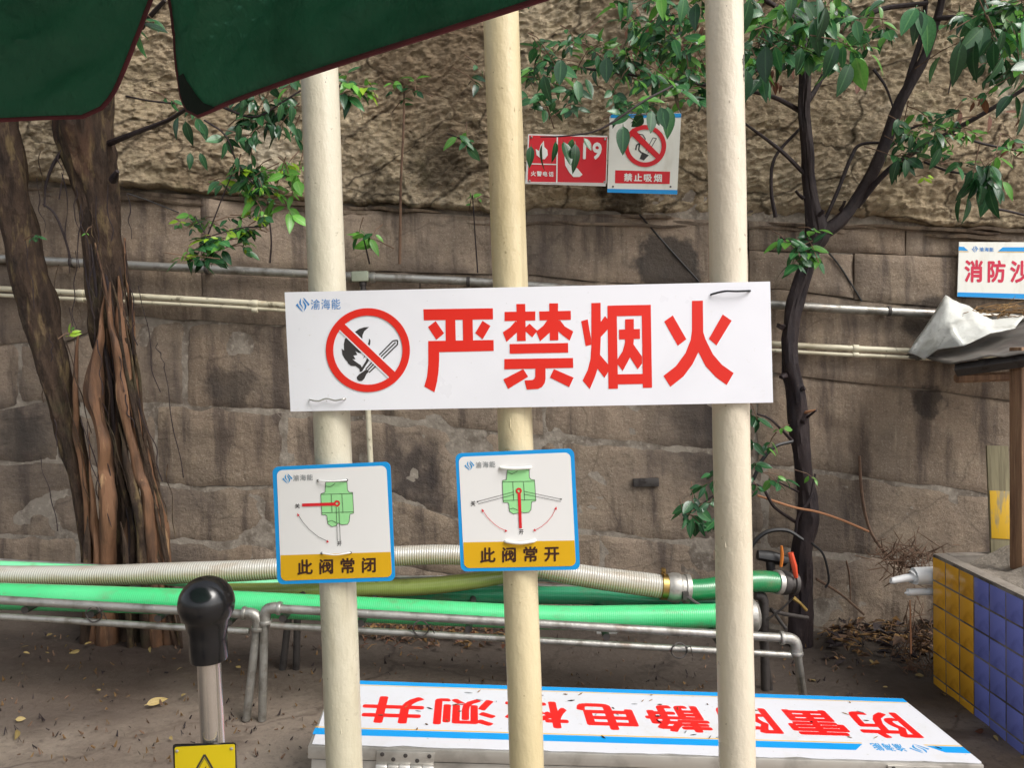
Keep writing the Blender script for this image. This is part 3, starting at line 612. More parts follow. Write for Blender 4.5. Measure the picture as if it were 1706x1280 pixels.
wire('wire_tie', [(1184, 492, -.008), (1187, 490, .004), (1205, 486, .008), (1225, 486, .008), (1247, 485, .005), (1249, 483.5, -.008)], M_WIRE, .0017, S, MT, P)
wire('wire_tie', [(516, 666, -.008), (518, 666, .004), (532, 668, .006), (545, 664, .005), (560, 667, .006), (574, 664.5, .004), (577, 665, -.008)], M_STEEL, .0012, S, MT, P)

# --- the two valve cards
def card(x0, y0, sc, outer, inner, ytop, openv, label):
    z = rel(x0, y0, sc); q = z(outer)
    S, MT, P = panel('valve_sign', q, 1.243, .002, M_BLUE, label, 'sign', .05)
    pr = Print(P, .0004); qi = z(inner); pr.poly(rrect(qi, .05)); pr.build('white_field', M_CARDW, S, MT)
    yt = z(ytop); ro = rrect(qi, .05)
    bot = [p for p in ro if p[1] > (yt[0][1] + yt[1][1]) / 2 + 6]
    bot.sort(key=lambda p: 0); 
    pr = Print(P, .0007); pr.poly([yt[1]] + bot + [yt[0]]); pr.build('yellow_band', M_YEL, S, MT)
    return S, MT, P, z
SL, ML, PL_, zl = card(450, 740, 1227 / 230, [(20, 205), (1068, 158), (1112, 1218), (65, 1250)], [(60, 235), (1034, 192), (1085, 1182), (98, 1217)], [(94, 990), (1072, 960)], False, 'blue-edged valve card with red lever pointing left, on the left pole')
SR, MR, PR_, zr = card(750, 740, 1227 / 230, [(45, 85), (1100, 40), (1155, 1120), (95, 1135)], [(75, 115), (1068, 75), (1118, 1085), (125, 1105)], [(118, 875), (1105, 858)], True, 'blue-edged valve card with red lever pointing down, on the middle pole')
bodyL = [(495, 340), (685, 335), (690, 410), (705, 430), (735, 430), (745, 615), (712, 622), (704, 690), (690, 715), (640, 718), (605, 702), (590, 727), (550, 735), (515, 710), (506, 640), (495, 630), (462, 630), (452, 450), (456, 440), (490, 430)]
bodyR = [(507, 232), (702, 225), (705, 300), (722, 317), (750, 318), (762, 505), (725, 512), (718, 585), (700, 608), (655, 612), (620, 600), (600, 615), (562, 622), (528, 600), (520, 530), (510, 520), (472, 520), (464, 330), (468, 322), (500, 318)]
for (S_, MT_, P_, z_, body, cx, cy, op) in ((SL, ML, PL_, zl, bodyL, 597, 528, False), (SR, MR, PR_, zr, bodyR, 610, 416, True)):
    k = 230 / 1227
    pr = Print(P_, .0009); pr.poly(z_(body)); pr.build('valve_drawing', M_GREENP, S_, MT_)
    pr = Print(P_, .0011)
    dx, dy = (0, 0) if not op else (12, -110)
    L = lambda *pp: pr.lines(z_([(x + dx, y + dy) for x, y in pp]), .75)
    L(*([(x - dx, y - dy) for x, y in body] + [(body[0][0] - dx, body[0][1] - dy)]))
    L((452, 447), (735, 440)); L((462, 612), (745, 603)); L((545, 447), (553, 612)); L((640, 447), (650, 612)); L((515, 690), (550, 680), (590, 700))
    if not op:
        L((590, 560), (600, 860)); L((613, 560), (626, 860)); L((497, 375), (540, 380), (580, 350))
        L((250, 625), (290, 690), (350, 760), (430, 825), (520, 868))
    else:
        L((245 - dx, 510 - dy), (565 - dx, 425 - dy)); L((250 - dx, 532 - dy), (570 - dx, 448 - dy)); L((655 - dx, 420 - dy), (985 - dx, 490 - dy)); L((655 - dx, 445 - dy), (985 - dx, 512 - dy)); L((510 - dx, 250 - dy), (550 - dx, 265 - dy), (600 - dx, 240 - dy))
        pr.disc(z_([(245, 512)])[0], (1.5, 1.2)); pr.disc(z_([(985, 490)])[0], (1.5, 1.2))
    pr.build('line_drawing', M_INK, S_, MT_); pr = Print(P_, .0011)
    if not op: pr.chars('关', z_([(222, 532), (265, 530), (266, 572), (223, 573)]), .02, 0, M_INK, S_, MT_); pr.chars('开', z_([(597, 866), (636, 864), (637, 905), (598, 907)]), .02, 0, M_INK, S_, MT_)
    else: pr.chars('关', z_([(183, 508), (224, 505), (225, 550), (184, 553)]), .02, 0, M_INK, S_, MT_); pr.chars('开', z_([(612, 762), (650, 760), (652, 802), (613, 804)]), .02, 0, M_INK, S_, MT_)
    pr = Print(P_, .0016)
    if not op:
        pr.poly(z_([(285, 529), (580, 519), (580, 547), (288, 555)])); pr.ring(z_([(cx, cy)])[0], (5, 5.2), (2.2, 2.2), 28); pr.build('lever_symbol', M_SIGNRED, S_, MT_); pr = Print(P_, .0016)
        for tri in ([(242, 615), (265, 632), (246, 645)], [(525, 872), (500, 876), (510, 852)]): pr.poly(z_(tri))
    else:
        pr.poly(z_([(600, 440), (627, 440), (638, 748), (613, 749)])); pr.ring(z_([(cx, cy)])[0], (5, 5.2), (2.2, 2.2), 28); pr.build('lever_symbol', M_SIGNRED, S_, MT_); pr = Print(P_, .0016)
        pr.lines(z_([(290, 590), (330, 650), (390, 710), (440, 745), (500, 772)]), .8); pr.lines(z_([(940, 570), (905, 640), (860, 695), (810, 735), (748, 768)]), .8)
        for tri in ([(280, 575), (303, 592), (284, 606)], [(510, 775), (485, 782), (492, 758)], [(945, 556), (948, 586), (925, 575)], [(738, 772), (750, 752), (764, 775)]): pr.poly(z_(tri))
    pr.build('turn_arrow', M_SIGNRED, S_, MT_)
    pr = Print(P_, .0012)
    if not op: pr.chars('此阀常闭', z_([(246, 1032), (936, 1008), (938, 1138), (248, 1162)]), .028, .32, M_BROWNINK, S_, MT_)
    else: pr.chars('此阀常开', z_([(268, 925), (965, 908), (967, 1040), (270, 1055)]), .028, .32, M_BROWNINK, S_, MT_)
    pr = Print(P_, .0009)
    if not op: logo(pr, z_([(108, 266), (200, 262), (202, 352), (110, 356)]))
    else: logo(pr, z_([(126, 150), (216, 146), (218, 234), (128, 238)]))
    pr.build('company_logo', M_LOGOC, S_, MT_)
    pr = Print(P_, .0009)
    pr.text('渝海能', z_([(206, 276), (380, 268), (381, 322), (207, 330)] if not op else [(226, 160), (400, 152), (402, 206), (228, 214)]), .008, .05)
    pr.build('company_name', M_GREYP, S_, MT_)
    for ya, xa, xb in (((325, 428, 684), (970, 462, 716)) if not op else ((212, 448, 712), (866, 492, 750))):
        sl_ = -5
        for xx, yy in ((xa, ya), (xb, ya + sl_)):
            pr = Print(P_, .002); pr.disc(z_([(xx, yy)])[0], (2.2, 2.2), 14); pr.build('tie_hole', M_INK, S_, MT_)
        a = z_([(xa, ya)])[0]; b2 = z_([(xb, ya + sl_)])[0]; mid = ((a[0] + b2[0]) / 2, (a[1] + b2[1]) / 2 + (.8 if ya < 500 else 2))
        wire('cable_tie', [(a[0], a[1], -.006), (a[0] + 2, a[1], .003), (mid[0], mid[1], .006), (b2[0] - 2, b2[1], .003), (b2[0], b2[1], -.006)], M_TIE if op else M_CARDW, .0026 if op else .0012, S_, MT_, P_)

# ------------------------------------------------------------------ the three poles that carry them
def pole(xt, yt, xb, yb, wpx, m, label, sd):
    a, b_ = at(xt, yt, 1.28), at(xb, yb, 1.28); d = (a - b_).normalized(); r = wpx / 2 / FPX * 1.28
    base = b_ - d * ((b_.z - gz(b_.x)) / d.z); topp = a + d * ((2.6 - a.z) / d.z)
    root = thing('standing_pipe', base, label, 'pipe', 'painted steel pipes carrying the signs')
    n = 60; pts = [base + (topp - base) * (k / n) + Vector((.0003 * math.sin(k * .9 + sd), .0003 * math.cos(k * .7 + sd), 0)) for k in range(n + 1)]
    b = MB(); b.tube(pts, [r * (1 + .001 * math.sin(k * 1.7 + sd)) for k in range(n + 1)], 40); b.build('shaft', m, root)
    rr = random.Random(sd)
    for k in range(8):                       # paint sags and beads
        z = rr.uniform(.8, 2.05); an = rr.uniform(-2.9, -.25); c = base + (topp - base) * ((z - base.z) / (topp.z - base.z))
        nrm = Vector((math.cos(an), math.sin(an), 0)); rb = rr.uniform(.0008, .0017); L = rr.uniform(.003, .012)
        b = MB(); b.tube([c + nrm * (r - .0006) + Vector((0, 0, t * L)) for t in (-1, -.6, 0, .6, 1)], [rb * .3, rb, rb * .8, rb * .5, rb * .15], 8); b.build('paint_drip', m, root)
    b = MB(); b.lathe([(r + .03, 0), (r + .03, .012), (r + .004, .016), (r + .002, .03)], base - Vector((0, 0, .01)), (0, 0, 1)); b.build('floor_flange', m, root)
    return root, base, topp, r
pole(532, 120, 573, 1250, 61, M_POLE_A, 'left pole of the three, ivory painted steel pipe with stained paint', 1)
pole(835, 30, 877, 1250, 58.5, M_POLE_B, 'middle pole of the three, yellowed cream painted pipe', 2)
proot, pb, pt, prad = pole(1206, 5, 1228, 1270, 61, M_POLE_C, 'right pole of the three, pale cream pipe with a grey paint chip near its top', 3)
cpt = at(1229, 118, 1.28); ax = pb + (pt - pb) * ((cpt.z - pb.z) / (pt.z - pb.z))
for (z0, z1_, a0, a1) in ((-.006, .020, -.62, -.44), (-.022, .0, -.66, -.56), (.004, .012, -.74, -.6)):
    b = MB(); vs = []; n = 6
    for j in range(n + 1):
        for i in range(4):
            an = a0 + (a1 - a0) * i / 3 + .06 * math.sin(j * 2.1 + i); z = z0 + (z1_ - z0) * j / n
            vs.append(ax + Vector((math.cos(an) * (prad + .0006), math.sin(an) * (prad + .0006), z + .002 * math.sin(i * 2.3))))
    b.add(vs, [(j * 4 + i, j * 4 + i + 1, j * 4 + i + 5, j * 4 + i + 4) for j in range(n) for i in range(3)]); b.build('paint_chip', M_CHIP, proot)

# ------------------------------------------------------------------ signs on the wall
YW = WALLY - .2
q = ((880, 223), (1012, 226), (1009, 310), (875, 306))
S, MT, P = panel('fire_call_sign', q, YW, .004, M_WHITEP, 'red fire telephone sign with 119 and a white handset, on the rock face', 'sign')
z = rel(860, 170, 1706 / 290)
pr = Print(P, .0012); pr.poly(z([(128, 325), (895, 345), (880, 800), (112, 790)])); pr.build('red_field', M_SIGNRED, S, MT)
pr = Print(P, .0030)
pr.lines(z([(403, 335), (397, 795)]), 2.2); pr.line(*z([(112, 605), (400, 612)]), 1.8); pr.lines(z([(118, 335), (106, 785), (880, 797), (893, 355)]), 1.2)
pr.build('border_line', M_WHITEP, S, MT); pr = Print(P, .003)
pr.chars('火警电话', z([(146, 676), (366, 684), (364, 732), (144, 724)]), .03, .12, M_WHITEP, S, MT)
pr.poly(z([(470, 500), (520, 400), (560, 400), (530, 520), (545, 620), (600, 650), (650, 712), (620, 735), (560, 735), (520, 690), (480, 620)])); pr.build('handset_symbol', M_WHITEP, S, MT); pr = Print(P, .003)
pr.chars('119', z([(540, 398), (835, 404), (830, 558), (535, 552)]), .05, .0, M_WHITEP, S, MT)
pr.poly(z([(250, 560), (200, 520), (190, 460), (225, 480), (240, 420), (270, 380), (275, 440), (305, 470), (310, 520), (280, 560)]))
pr.build('flame_symbol', M_WHITEP, S, MT)
for p in ((150, 345), (870, 365), (865, 785), (130, 775)):
    a = P(*z([p])[0]); b = MB(); b.lathe([(.006, 0), (.006, .002), (.003, .004)], MT @ Vector((a[0], a[1], .003)), MT.to_3x3() @ Vector((0, 0, 1)), 10); b.build('rivet', M_GALV, S)
q = ((1016, 190), (1135, 188), (1128, 324), (1012, 319))
S, MT, P = panel('no_smoking_sign', q, YW, .004, M_WALLW, 'white no smoking sign with red ring and blue foot, on the rock face', 'sign')
pr = Print(P, .0012); pr.poly(z([(970, 668), (1508, 682), (1503, 803), (968, 795)])); pr.build('caption_band', M_SIGNRED, S, MT)
pr = Print(P, .0012); pr.poly(z([(893, 850), (1580, 862), (1578, 905), (892, 886)])); pr.poly(z([(925, 120), (1615, 110), (1615, 150), (925, 155)])); pr.build('blue_border', M_BLUE, S, MT)
pr = Print(P, .0012)
pr.lines(z([(1170, 470), (1180, 420), (1210, 405), (1200, 470), (1230, 500)]), 2.4); pr.poly(z([(1235, 490), (1300, 520), (1250, 572), (1210, 555)])); pr.lines(z([(1270, 480), (1340, 350), (1375, 355), (1290, 500)]), 1.2); pr.lines(z([(1185, 310), (1240, 320), (1265, 360), (1250, 400)]), 1.6); pr.build('cigarette_symbol', M_INK, S, MT)
pr = Print(P, .0028); c = z([(1263, 430)])[0]; pr.ring(c, (35, 35), (27.5, 27.5)); pr.poly(z([(1100, 300), (1145, 255), (1420, 530), (1375, 560)])); pr.build('prohibition_ring', M_SIGNRED, S, MT)
pr = Print(P, .0028); pr.chars('禁止吸烟', z([(1058, 700), (1425, 708), (1424, 782), (1057, 775)]), .035, .14, M_WHITEP, S, MT)
for p in ((948, 828), (1512, 830)):
    a = P(*z([p])[0]); b = MB(); b.lathe([(.005, 0), (.005, .002), (.002, .003)], MT @ Vector((a[0], a[1], .001)), MT.to_3x3() @ Vector((0, 0, 1)), 10); b.build('nail', M_GALVD, S)
q = ((1598, 403), (1804, 404), (1802, 503), (1595, 494))
S, MT, P = panel('sand_sign', q, WALLY - .06, .006, M_WALLW, 'white and blue fire sand sign with red characters, on the wall above the sand bin', 'sign')
z = rel(1480, 390, 1258 / 226)
pr = Print(P, .001); pr.poly(z([(652, 116), (700, 118), (740, 155), (651, 152)])); pr.poly(z([(1060, 122), (1800, 122), (1800, 162), (1015, 160)])); pr.poly(z([(640, 540), (1790, 568), (1790, 618), (638, 580)])); pr.build('blue_border', M_BLUE, S, MT)
pr = Print(P, .001); pr.line(*z([(655, 162), (745, 163)]), .9); pr.line(*z([(1015, 166), (1800, 168)]), .9); pr.build('ochre_line', M_OCHRE, S, MT)
pr = Print(P, .001); logo(pr, z([(772, 108), (834, 108), (834, 172), (772, 172)])); pr.text('渝海能', z([(845, 122), (975, 124), (975, 162), (845, 160)]), .02, .05); pr.build('company_logo', M_LOGO, S, MT)
pr = Print(P, .001); pr.chars('消防沙', z([(712, 245), (1300, 252), (1296, 448), (710, 442)]), .035, .18, flat('crimson_print', '#c92546'), S, MT)

# ------------------------------------------------------------------ pipes along the wall
def pipe(name, pts, m, label, cat, n=10, seg=4, group=None, extra=None):
    root = thing(name, at(pts[0][0], pts[0][1], pts[0][2]), label, cat, group)
    p, r = ppath(pts, seg); b = MB(); b.tube(p, r, n); b.build('pipe_run', m, root)
    return root
YP = WALLY - .07
cond = pipe('conduit', [(-60, 428, YP, 14), (0, 431, YP, 14), (200, 441, YP, 14), (600, 461, YP, 14), (830, 472, YP, 14), (1290, 508, YP, 14.5), (1560, 523, YP, 15), (1760, 535, YP, 15)], M_GALV, 'galvanised conduit pipe running along the wall above the cream pipes', 'pipe', 14)
jb = at(601, 461, YP); b = MB(); b.box(jb, (.09, .06, .055)); b.build('junction_box', M_BOXG, cond, bevel=.008)
for dx in (-.06, .065): b = MB(); b.lathe([(.028, 0), (.03, .004), (.03, .022), (.026, .026)], jb + Vector((dx - .013, 0, -.003 - dx * .05)), (1, 0, -.05), 16); b.build('pipe_union', M_GALV, cond)
b = MB(); b.lathe([(.02, 0), (.02, .02), (.016, .022), (.016, .05)], jb + Vector((.01, 0, -.027)), (0, 0, -1), 16); b.build('outlet_neck', M_GALVD, cond)
for px in (120, 345, 780, 1330, 1480):
    c = at(px, float(np.interp(px, [0, 200, 600, 830, 1290, 1560], [431, 441, 461, 472, 508, 523])), YP); b = MB()
    b.box(c + Vector((0, .05, .0)), (.03, .1, .012)); b.lathe([(.026, 0), (.028, .002), (.028, .016), (.026, .018)], c - Vector((.009, 0, 0)), (1, 0, -.05), 14); b.build('clip', M_GALVD, cond)
dp = thing('downpipe', at(614, 700, YP), 'pale vertical pipe dropping down the wall behind the left pole', 'pipe')
p, r = ppath([(604, 478, YP, 9), (610, 600, YP, 9.5), (614, 700, YP, 9.5), (622, 860, YP, 9.5), (630, 980, YP, 9.5)], 3); b = MB(); b.tube(p, r, 12); b.build('pipe_run', M_PVC, dp)
for k in (5, 9): b = MB(); b.lathe([(.019, 0), (.021, .004), (.021, .02), (.019, .024)], p[k], (0, 0, 1), 14); b.build('clip', M_GALV, dp)
for off, wd, nm in ((0, 9.5, 'upper cream plastic pipe of the pair running along the wall'), (11, 6.5, 'thinner lower cream plastic pipe of the pair along the wall')):
    pr_ = pipe('plastic_pipe', [(-60, 477 + off, YP, wd), (0, 481 + off, YP, wd), (200, 492 + off * .9, YP, wd), (480, 509 + off * .8, YP, wd), (800, 534 + off, YP, wd), (1290, 573 + off, YP, wd), (1515, 585 + off, YP, wd), (1700, 596 + off, YP, wd)], M_PVC, nm, 'pipe', 12, 4, 'cream pipes on the wall')
    for px in (130, 420, 1000, 1420):
        c = at(px, float(np.interp(px, [0, 200, 480, 800, 1290, 1515], [481, 492, 509, 534, 573, 585])) + off, YP); rr_ = wd / 2 / FPX * YP + .003
        b = MB(); b.lathe([(rr_, 0), (rr_ + .001, .002), (rr_ + .001, .03), (rr_, .032)], c, (1, 0, -.08), 14); b.build('coupling', M_PVC, pr_)
def cable(pts, m, label, name='cable', seg=6, n=6, cat='cable', group=None):
    p, r = ppath(pts, seg); b = MB(); b.tube(p, r, n); o = b.build(name, m); return tag(o, label, cat, group)
YC = WALLY - .03
cable([(1066, 358, YC - .05, 3), (1078, 372, YC, 3), (1120, 420, YC, 3), (1165, 470, YC, 3)], M_RUBBER, 'thin black cable slanting down the wall left of the right pole')
cable([(1378, 418, YC, 3), (1400, 445, YC, 3), (1436, 502, YC, 3)], M_RUBBER, 'short dark cable slanting down to the conduit right of the tree')
cable([(212, 322, YC - .1, 2), (250, 335, YC - .05, 2), (298, 354, YC, 2)], M_RUBBER, 'thin dark cable on the wall right of the fig trunk')
YT = 4.0
cable([(1245, 955, YT - .1, 7), (1250, 915, YT - .1, 7), (1275, 888, YT - .1, 7), (1310, 884, YT - .1, 7), (1338, 900, YT - .12, 6)], M_RUBBER, 'thick black hose loop arching left of the tree foot')
cable([(1375, 980, YT - .12, 4), (1381, 965, YT - .12, 4), (1372, 925, YT - .12, 4), (1352, 905, YT - .12, 4)], M_RUBBER, 'thin black cable looping down right of the tree foot')
cable([(1255, 800, YT - .1, 6), (1268, 770, YT - .1, 6), (1290, 745, YT - .1, 6), (1320, 736, YT - .06, 6)], M_RUBBER, 'dark curved stem arching from the tree trunk to the right pole')
b = MB(); p, r = ppath([(1262, 925, YT - .15, 16), (1285, 928, YT - .15, 20), (1310, 935, YT - .15, 16)], 5); b.tube(p, r, 10, rough=.2)
p, r = ppath([(1282, 930, YT - .15, 14), (1284, 950, YT - .15, 14), (1288, 972, YT - .15, 12)], 5); b.tube(p, r, 10, rough=.2); vt = b.build('cable_bundle', M_RUBBER); tag(vt, 'dark bundle of black hoses hanging above the dark green hose end', 'cable')
p, r = ppath([(1302, 910, YT - .2, 4), (1303, 925, YT - .2, 6), (1301, 945, YT - .2, 5)], 4); b = MB(); b.tube(p, r, 6); tag(b.build('orange_tag', M_TAG), 'small orange tag hanging among the black hoses by the tree', 'tag')

# ------------------------------------------------------------------ hose rack and hoses
legL = on_ground(412, 1200); RY = legL.y
def rail(pts, rpx=7.5): return [(x, y, RY + (0 if len(a) < 1 else a[0]), rpx * 2) for x, y, *a in pts]
def rack(name, label, tops, lows, legs, crossx, backoff):
    root = thing(name, on_ground(*legs[0][1]), label, 'rack', 'pipe racks under the hoses')
    R = .0165
    def tb(nm, pts, r, m=M_GALV, n=12): b = MB(); b.tube(pts, r, n); return b.build(nm, m, root)
    for pts in tops: tb('top_rail', [at(x, y, RY) for x, y in pts], R)
    for pts in lows: tb('lower_rail', [at(x, y, RY) for x, y in pts], R * .78)
    for (xt, yt), (xb, yb) in legs:
        gp = on_ground(xb, yb); tp = at(xt, yt, RY); gp = Vector((gp.x + (0), RY + (gp.y - RY) * .3, gz(gp.x)))
        tb('leg', [tp, (tp + gp) / 2, gp], R * .95)
        tb('back_leg', [tp + Vector((0, backoff, 0)), gp + Vector((0, backoff, 0))], R * .95, M_GALVD)
    for pts in tops:
        a, c = at(*pts[0], RY), at(*pts[-1], RY); tb('back_rail', [a + Vector((0, backoff, 0)), c + Vector((0, backoff, 0))], R)
    for x, y in crossx:
        a = at(x, y, RY) - Vector((0, 0, .035)); tb('cross_bar', [a, a + Vector((0, backoff, 0))], R * .85, M_GALVD)
    return root
def elbow(root, c, d1, d2, r=.0215):
    pts = [c + d1 * .055, c + d1 * .028, c + (d1 + d2) * .009, c + d2 * .028, c + d2 * .055]
    b = MB(); b.tube([Vector(p) for p in smooth_path([tuple(p) for p in pts], 4)], r, 14); b.build('elbow', M_GALV, root)
    for d in (d1, d2):
        b = MB(); b.lathe([(r + .003, 0), (r + .004, .003), (r + .004, .012), (r + .003, .014)], c + d * .048, d, 14); b.build('elbow_collar', M_GALV, root)
BK = .46
sdir = (at(420, 1026, RY) - at(0, 1000, RY)).normalized()
r1 = rack('hose_rack', 'galvanised pipe rack under the hoses, left one, behind the black knob', [[(-160, 991), (425, 1025)]], [[(-160, 1018), (0, 1028), (415, 1053)]], [((430, 1028), (410, 1201))], [(40, 1002), (150, 1009), (262, 1016), (380, 1023)], BK)
e = at(431, 1024, RY); elbow(r1, e, -sdir, Vector((-.09, 0, -1)).normalized())
sd2 = (at(1310, 1064, RY) - at(460, 1014, RY)).normalized()
r2 = rack('hose_rack', 'galvanised pipe rack under the hoses, right one, behind the three poles', [[(450, 1014), (1315, 1064)]], [[(452, 1043), (1318, 1092)]], [((441, 1020), (438, 1199)), ((1326, 1072), (1318, 1195))], [(470, 1016), (600, 1024), (780, 1034), (1010, 1047), (1200, 1058)], BK)
elbow(r2, at(441, 1013, RY), sd2, Vector((0, 0, -1))); elbow(r2, at(1327, 1065, RY), -sd2, Vector((-.03, 0, -1)).normalized())
for px, py in ((160, 1022), (702, 1045), (1130, 1082)):
    c = at(px, py, RY); b = MB(); b.tube([c + Vector((.03 * math.cos(a) , -.016 - .004 * math.sin(3 * a), .028 * math.sin(a))) for a in np.linspace(0, 6.4, 22)], .003, 6); b.tube([c + Vector((.02, -.02, .01)), c + Vector((.04, -.03, .02)), c + Vector((.05, -.02, -.02))], .002, 5); b.build('wire_binding', M_GALVD, r1 if px < 430 else r2)

def hosing(name, pts, m, label, n=22, seg=10):
    root = thing(name, at(pts[0][0], pts[0][1], pts[0][2]), label, 'hose')
    p, r = ppath(pts, seg); b = MB(); b.tube(p, r, n); b.build('tube', m, root); return root, p, r
HY = RY + .12
hg, p, r = hosing('suction_hose', [(-80, 991, HY, 44), (0, 994, HY, 44), (300, 1003, HY, 43), (600, 1016, HY, 42), (900, 1029, HY, 40), (1050, 1029, HY, 40), (1215, 1026, HY, 40)], M_HGREEN, 'bright green thick hose lying along the front of the pipe racks')
cc = at(1224, 1027, HY); b = MB(); b.lathe([(.051, -.05), (.056, -.045), (.056, .03), (.064, .035), (.066, .05), (.066, .075), (.055, .085), (.05, .09)], cc, (1, 0, -.02), 26); b.build('end_coupling', M_ALU, hg)
HY2 = HY + .1
hc, p, r = hosing('suction_hose', [(-80, 958, HY2 + .04, 34), (0, 960, HY2 + .04, 34), (150, 960, HY2 + .02, 35), (300, 955, HY2, 36), (450, 949, HY2, 35), (560, 938, HY2 + .03, 34), (660, 927, HY2 + .05, 33), (760, 925, HY2 + .05, 33), (850, 936, HY2 + .03, 34), (966, 959, HY2, 37), (1090, 976, HY2 - .02, 40), (1118, 979, HY2 - .02, 40)], M_HCLEAR, 'clear ribbed hose arching over the green hoses, ending in a brass clamp')
ax = (p[-1] - p[-4]).normalized(); c0 = p[-1]; R_ = r[-1]
b = MB(); b.lathe([(R_ + .002, -.045), (R_ + .005, -.043), (R_ + .005, -.02), (R_ + .002, -.018)], c0, ax, 26); b.box(c0 - ax * .03 + Vector((0, 0, R_ + .015)), (.016, .02, .024)); b.tube([c0 - ax * .03 + Vector((0, -.03, R_ + .012)), c0 - ax * .03 + Vector((0, .03, R_ + .012))], .005, 8); b.build('hose_clamp', M_BRASS, hc)
b = MB(); b.lathe([(R_ - .004, -.02), (R_ + .004, -.018), (R_ + .008, -.005), (R_ + .011, .004), (R_ + .011, .03), (R_ + .005, .036), (R_ + .005, .05), (R_ + .01, .054), (R_ + .01, .072), (R_ - .002, .076)], c0, ax, 28); cl = b.build('camlock_coupling', M_ALU, hc)
for sgn in (1,):
    a = c0 + ax * .045 + Vector((0, -R_ - .012, -.01)); b = MB(); b.tube([a, a + Vector((.03, -.012, -.022)), a + Vector((.075, -.02, -.05))], [.009, .007, .006], 8); b.box(a, (.022, .02, .03)); b.build('cam_lever', M_GALVD, cl)
hd, p, r = hosing('suction_hose', [(1146, 984, HY2 - .01, 36), (1180, 982, HY2, 36), (1215, 975, HY2 + .02, 36), (1255, 969, HY2 + .05, 36), (1302, 971, HY2 + .08, 36)], M_HDARK, 'short dark green hose curving from the coupling past the right pole')
ax = (p[-1] - p[-4]).normalized(); c0 = p[-1]; R_ = r[-1]
b = MB(); b.lathe([(R_ + .001, -.03), (R_ + .005, -.028), (R_ + .005, -.008), (R_ + .001, -.006)], c0, ax, 24); b.build('hose_clamp', M_STEEL, hd)
b = MB(); b.lathe([(R_ + .001, -.006), (R_ + .006, 0), (R_ + .006, .02), (R_ - .002, .026), (R_ - .002, .04), (R_ + .005, .044), (R_ + .005, .06), (R_ - .01, .066)], c0, ax, 24); b.build('end_coupling', M_GALVD, hd)
a = c0 + Vector((.05, -.03, .03)); b = MB(); b.tube([a, a + Vector((-.012, -.015, .05)), a + Vector((-.025, -.01, .105))], [.009, .012, .011], 8); b.build('orange_lever', M_ORANGE, hd)
a = c0 + Vector((.03, -.05, -.05)); b = MB(); b.tube([a, a + Vector((.025, -.01, -.02)), a + Vector((.05, -.01, -.05))], [.010, .006, .007], 8); b.build('brass_lever', M_BRASS, hd)
b = MB(); b.tube([a, a + Vector((-.04, .02, -.05)), a + Vector((-.1, .03, -.1))], .004, 6); b.build('drain_tube', M_GALVD, hd)
HY3 = HY + .2
hosing('suction_hose', [(330, 986, HY3, 26), (480, 985, HY3, 28), (597, 981, HY3, 29), (700, 978, HY3, 29), (790, 968, HY3, 28), (860, 955, HY3 + .03, 28), (930, 948, HY3 + .06, 27)], M_HOLIVE, 'olive green hose lying between the clear hose and the bright green one')
hosing('suction_hose', [(640, 988, HY3 + .08, 28), (760, 990, HY3 + .08, 30), (900, 992, HY3 + .06, 30), (1000, 994, HY3 + .03, 30), (1080, 1000, HY3, 30), (1150, 1002, HY3, 28), (1230, 1003, HY3, 28)], M_HTEAL, 'teal green hose half hidden behind the middle pole and bright green hose')
hosing('suction_hose', [(-80, 946, HY3 + .1, 22), (0, 947, HY3 + .1, 24), (90, 951, HY3 + .1, 24), (200, 956, HY3 + .08, 24), (330, 968, HY3 + .06, 24), (500, 978, HY3 + .1, 22)], M_HPALE, 'pale green hose at the very back left, below the fig trunk')
cable([(420, 975, HY3 + .1, 5), (560, 966, HY3 + .12, 5), (760, 962, HY3 + .12, 5), (1000, 972, HY3 + .1, 5)], M_GALV, 'thin grey pipe lying behind the hoses at the wall foot', 'thin_pipe', cat='pipe')
b = MB(); a = at(1012, 1052, HY + .2); b.tube([a + Vector((-.045, 0, .0)), a, a + Vector((.04, 0, -.003))], [.012, .013, .012], 10); tag(b.build('white_tube', M_WPLAST), 'short white plastic tube on the rack right of the middle pole', 'tube')
# dark pump pipework behind the rack end
pw = thing('pump_pipework', on_ground(1275, 1150), 'dark iron elbow pipework standing at the right end of the racks', 'pipework')
for nm, pts in (('riser', [(1275, 1150, RY + .3, 15), (1274, 1080, RY + .3, 15), (1273, 1000, RY + .3, 15)]), ('bend', [(1258, 992, RY + .3, 16), (1268, 994, RY + .3, 18), (1273, 1004, RY + .3, 17)]), ('branch', [(1262, 1010, RY + .32, 7), (1300, 1022, RY + .36, 7), (1345, 1030, RY + .5, 7)]), ('brace', [(1285, 1015, RY + .32, 6), (1310, 1050, RY + .2, 6)])):
    p, r = ppath(pts, 5); b = MB(); b.tube(p, r, 12); b.build(nm, M_GALVD, pw)

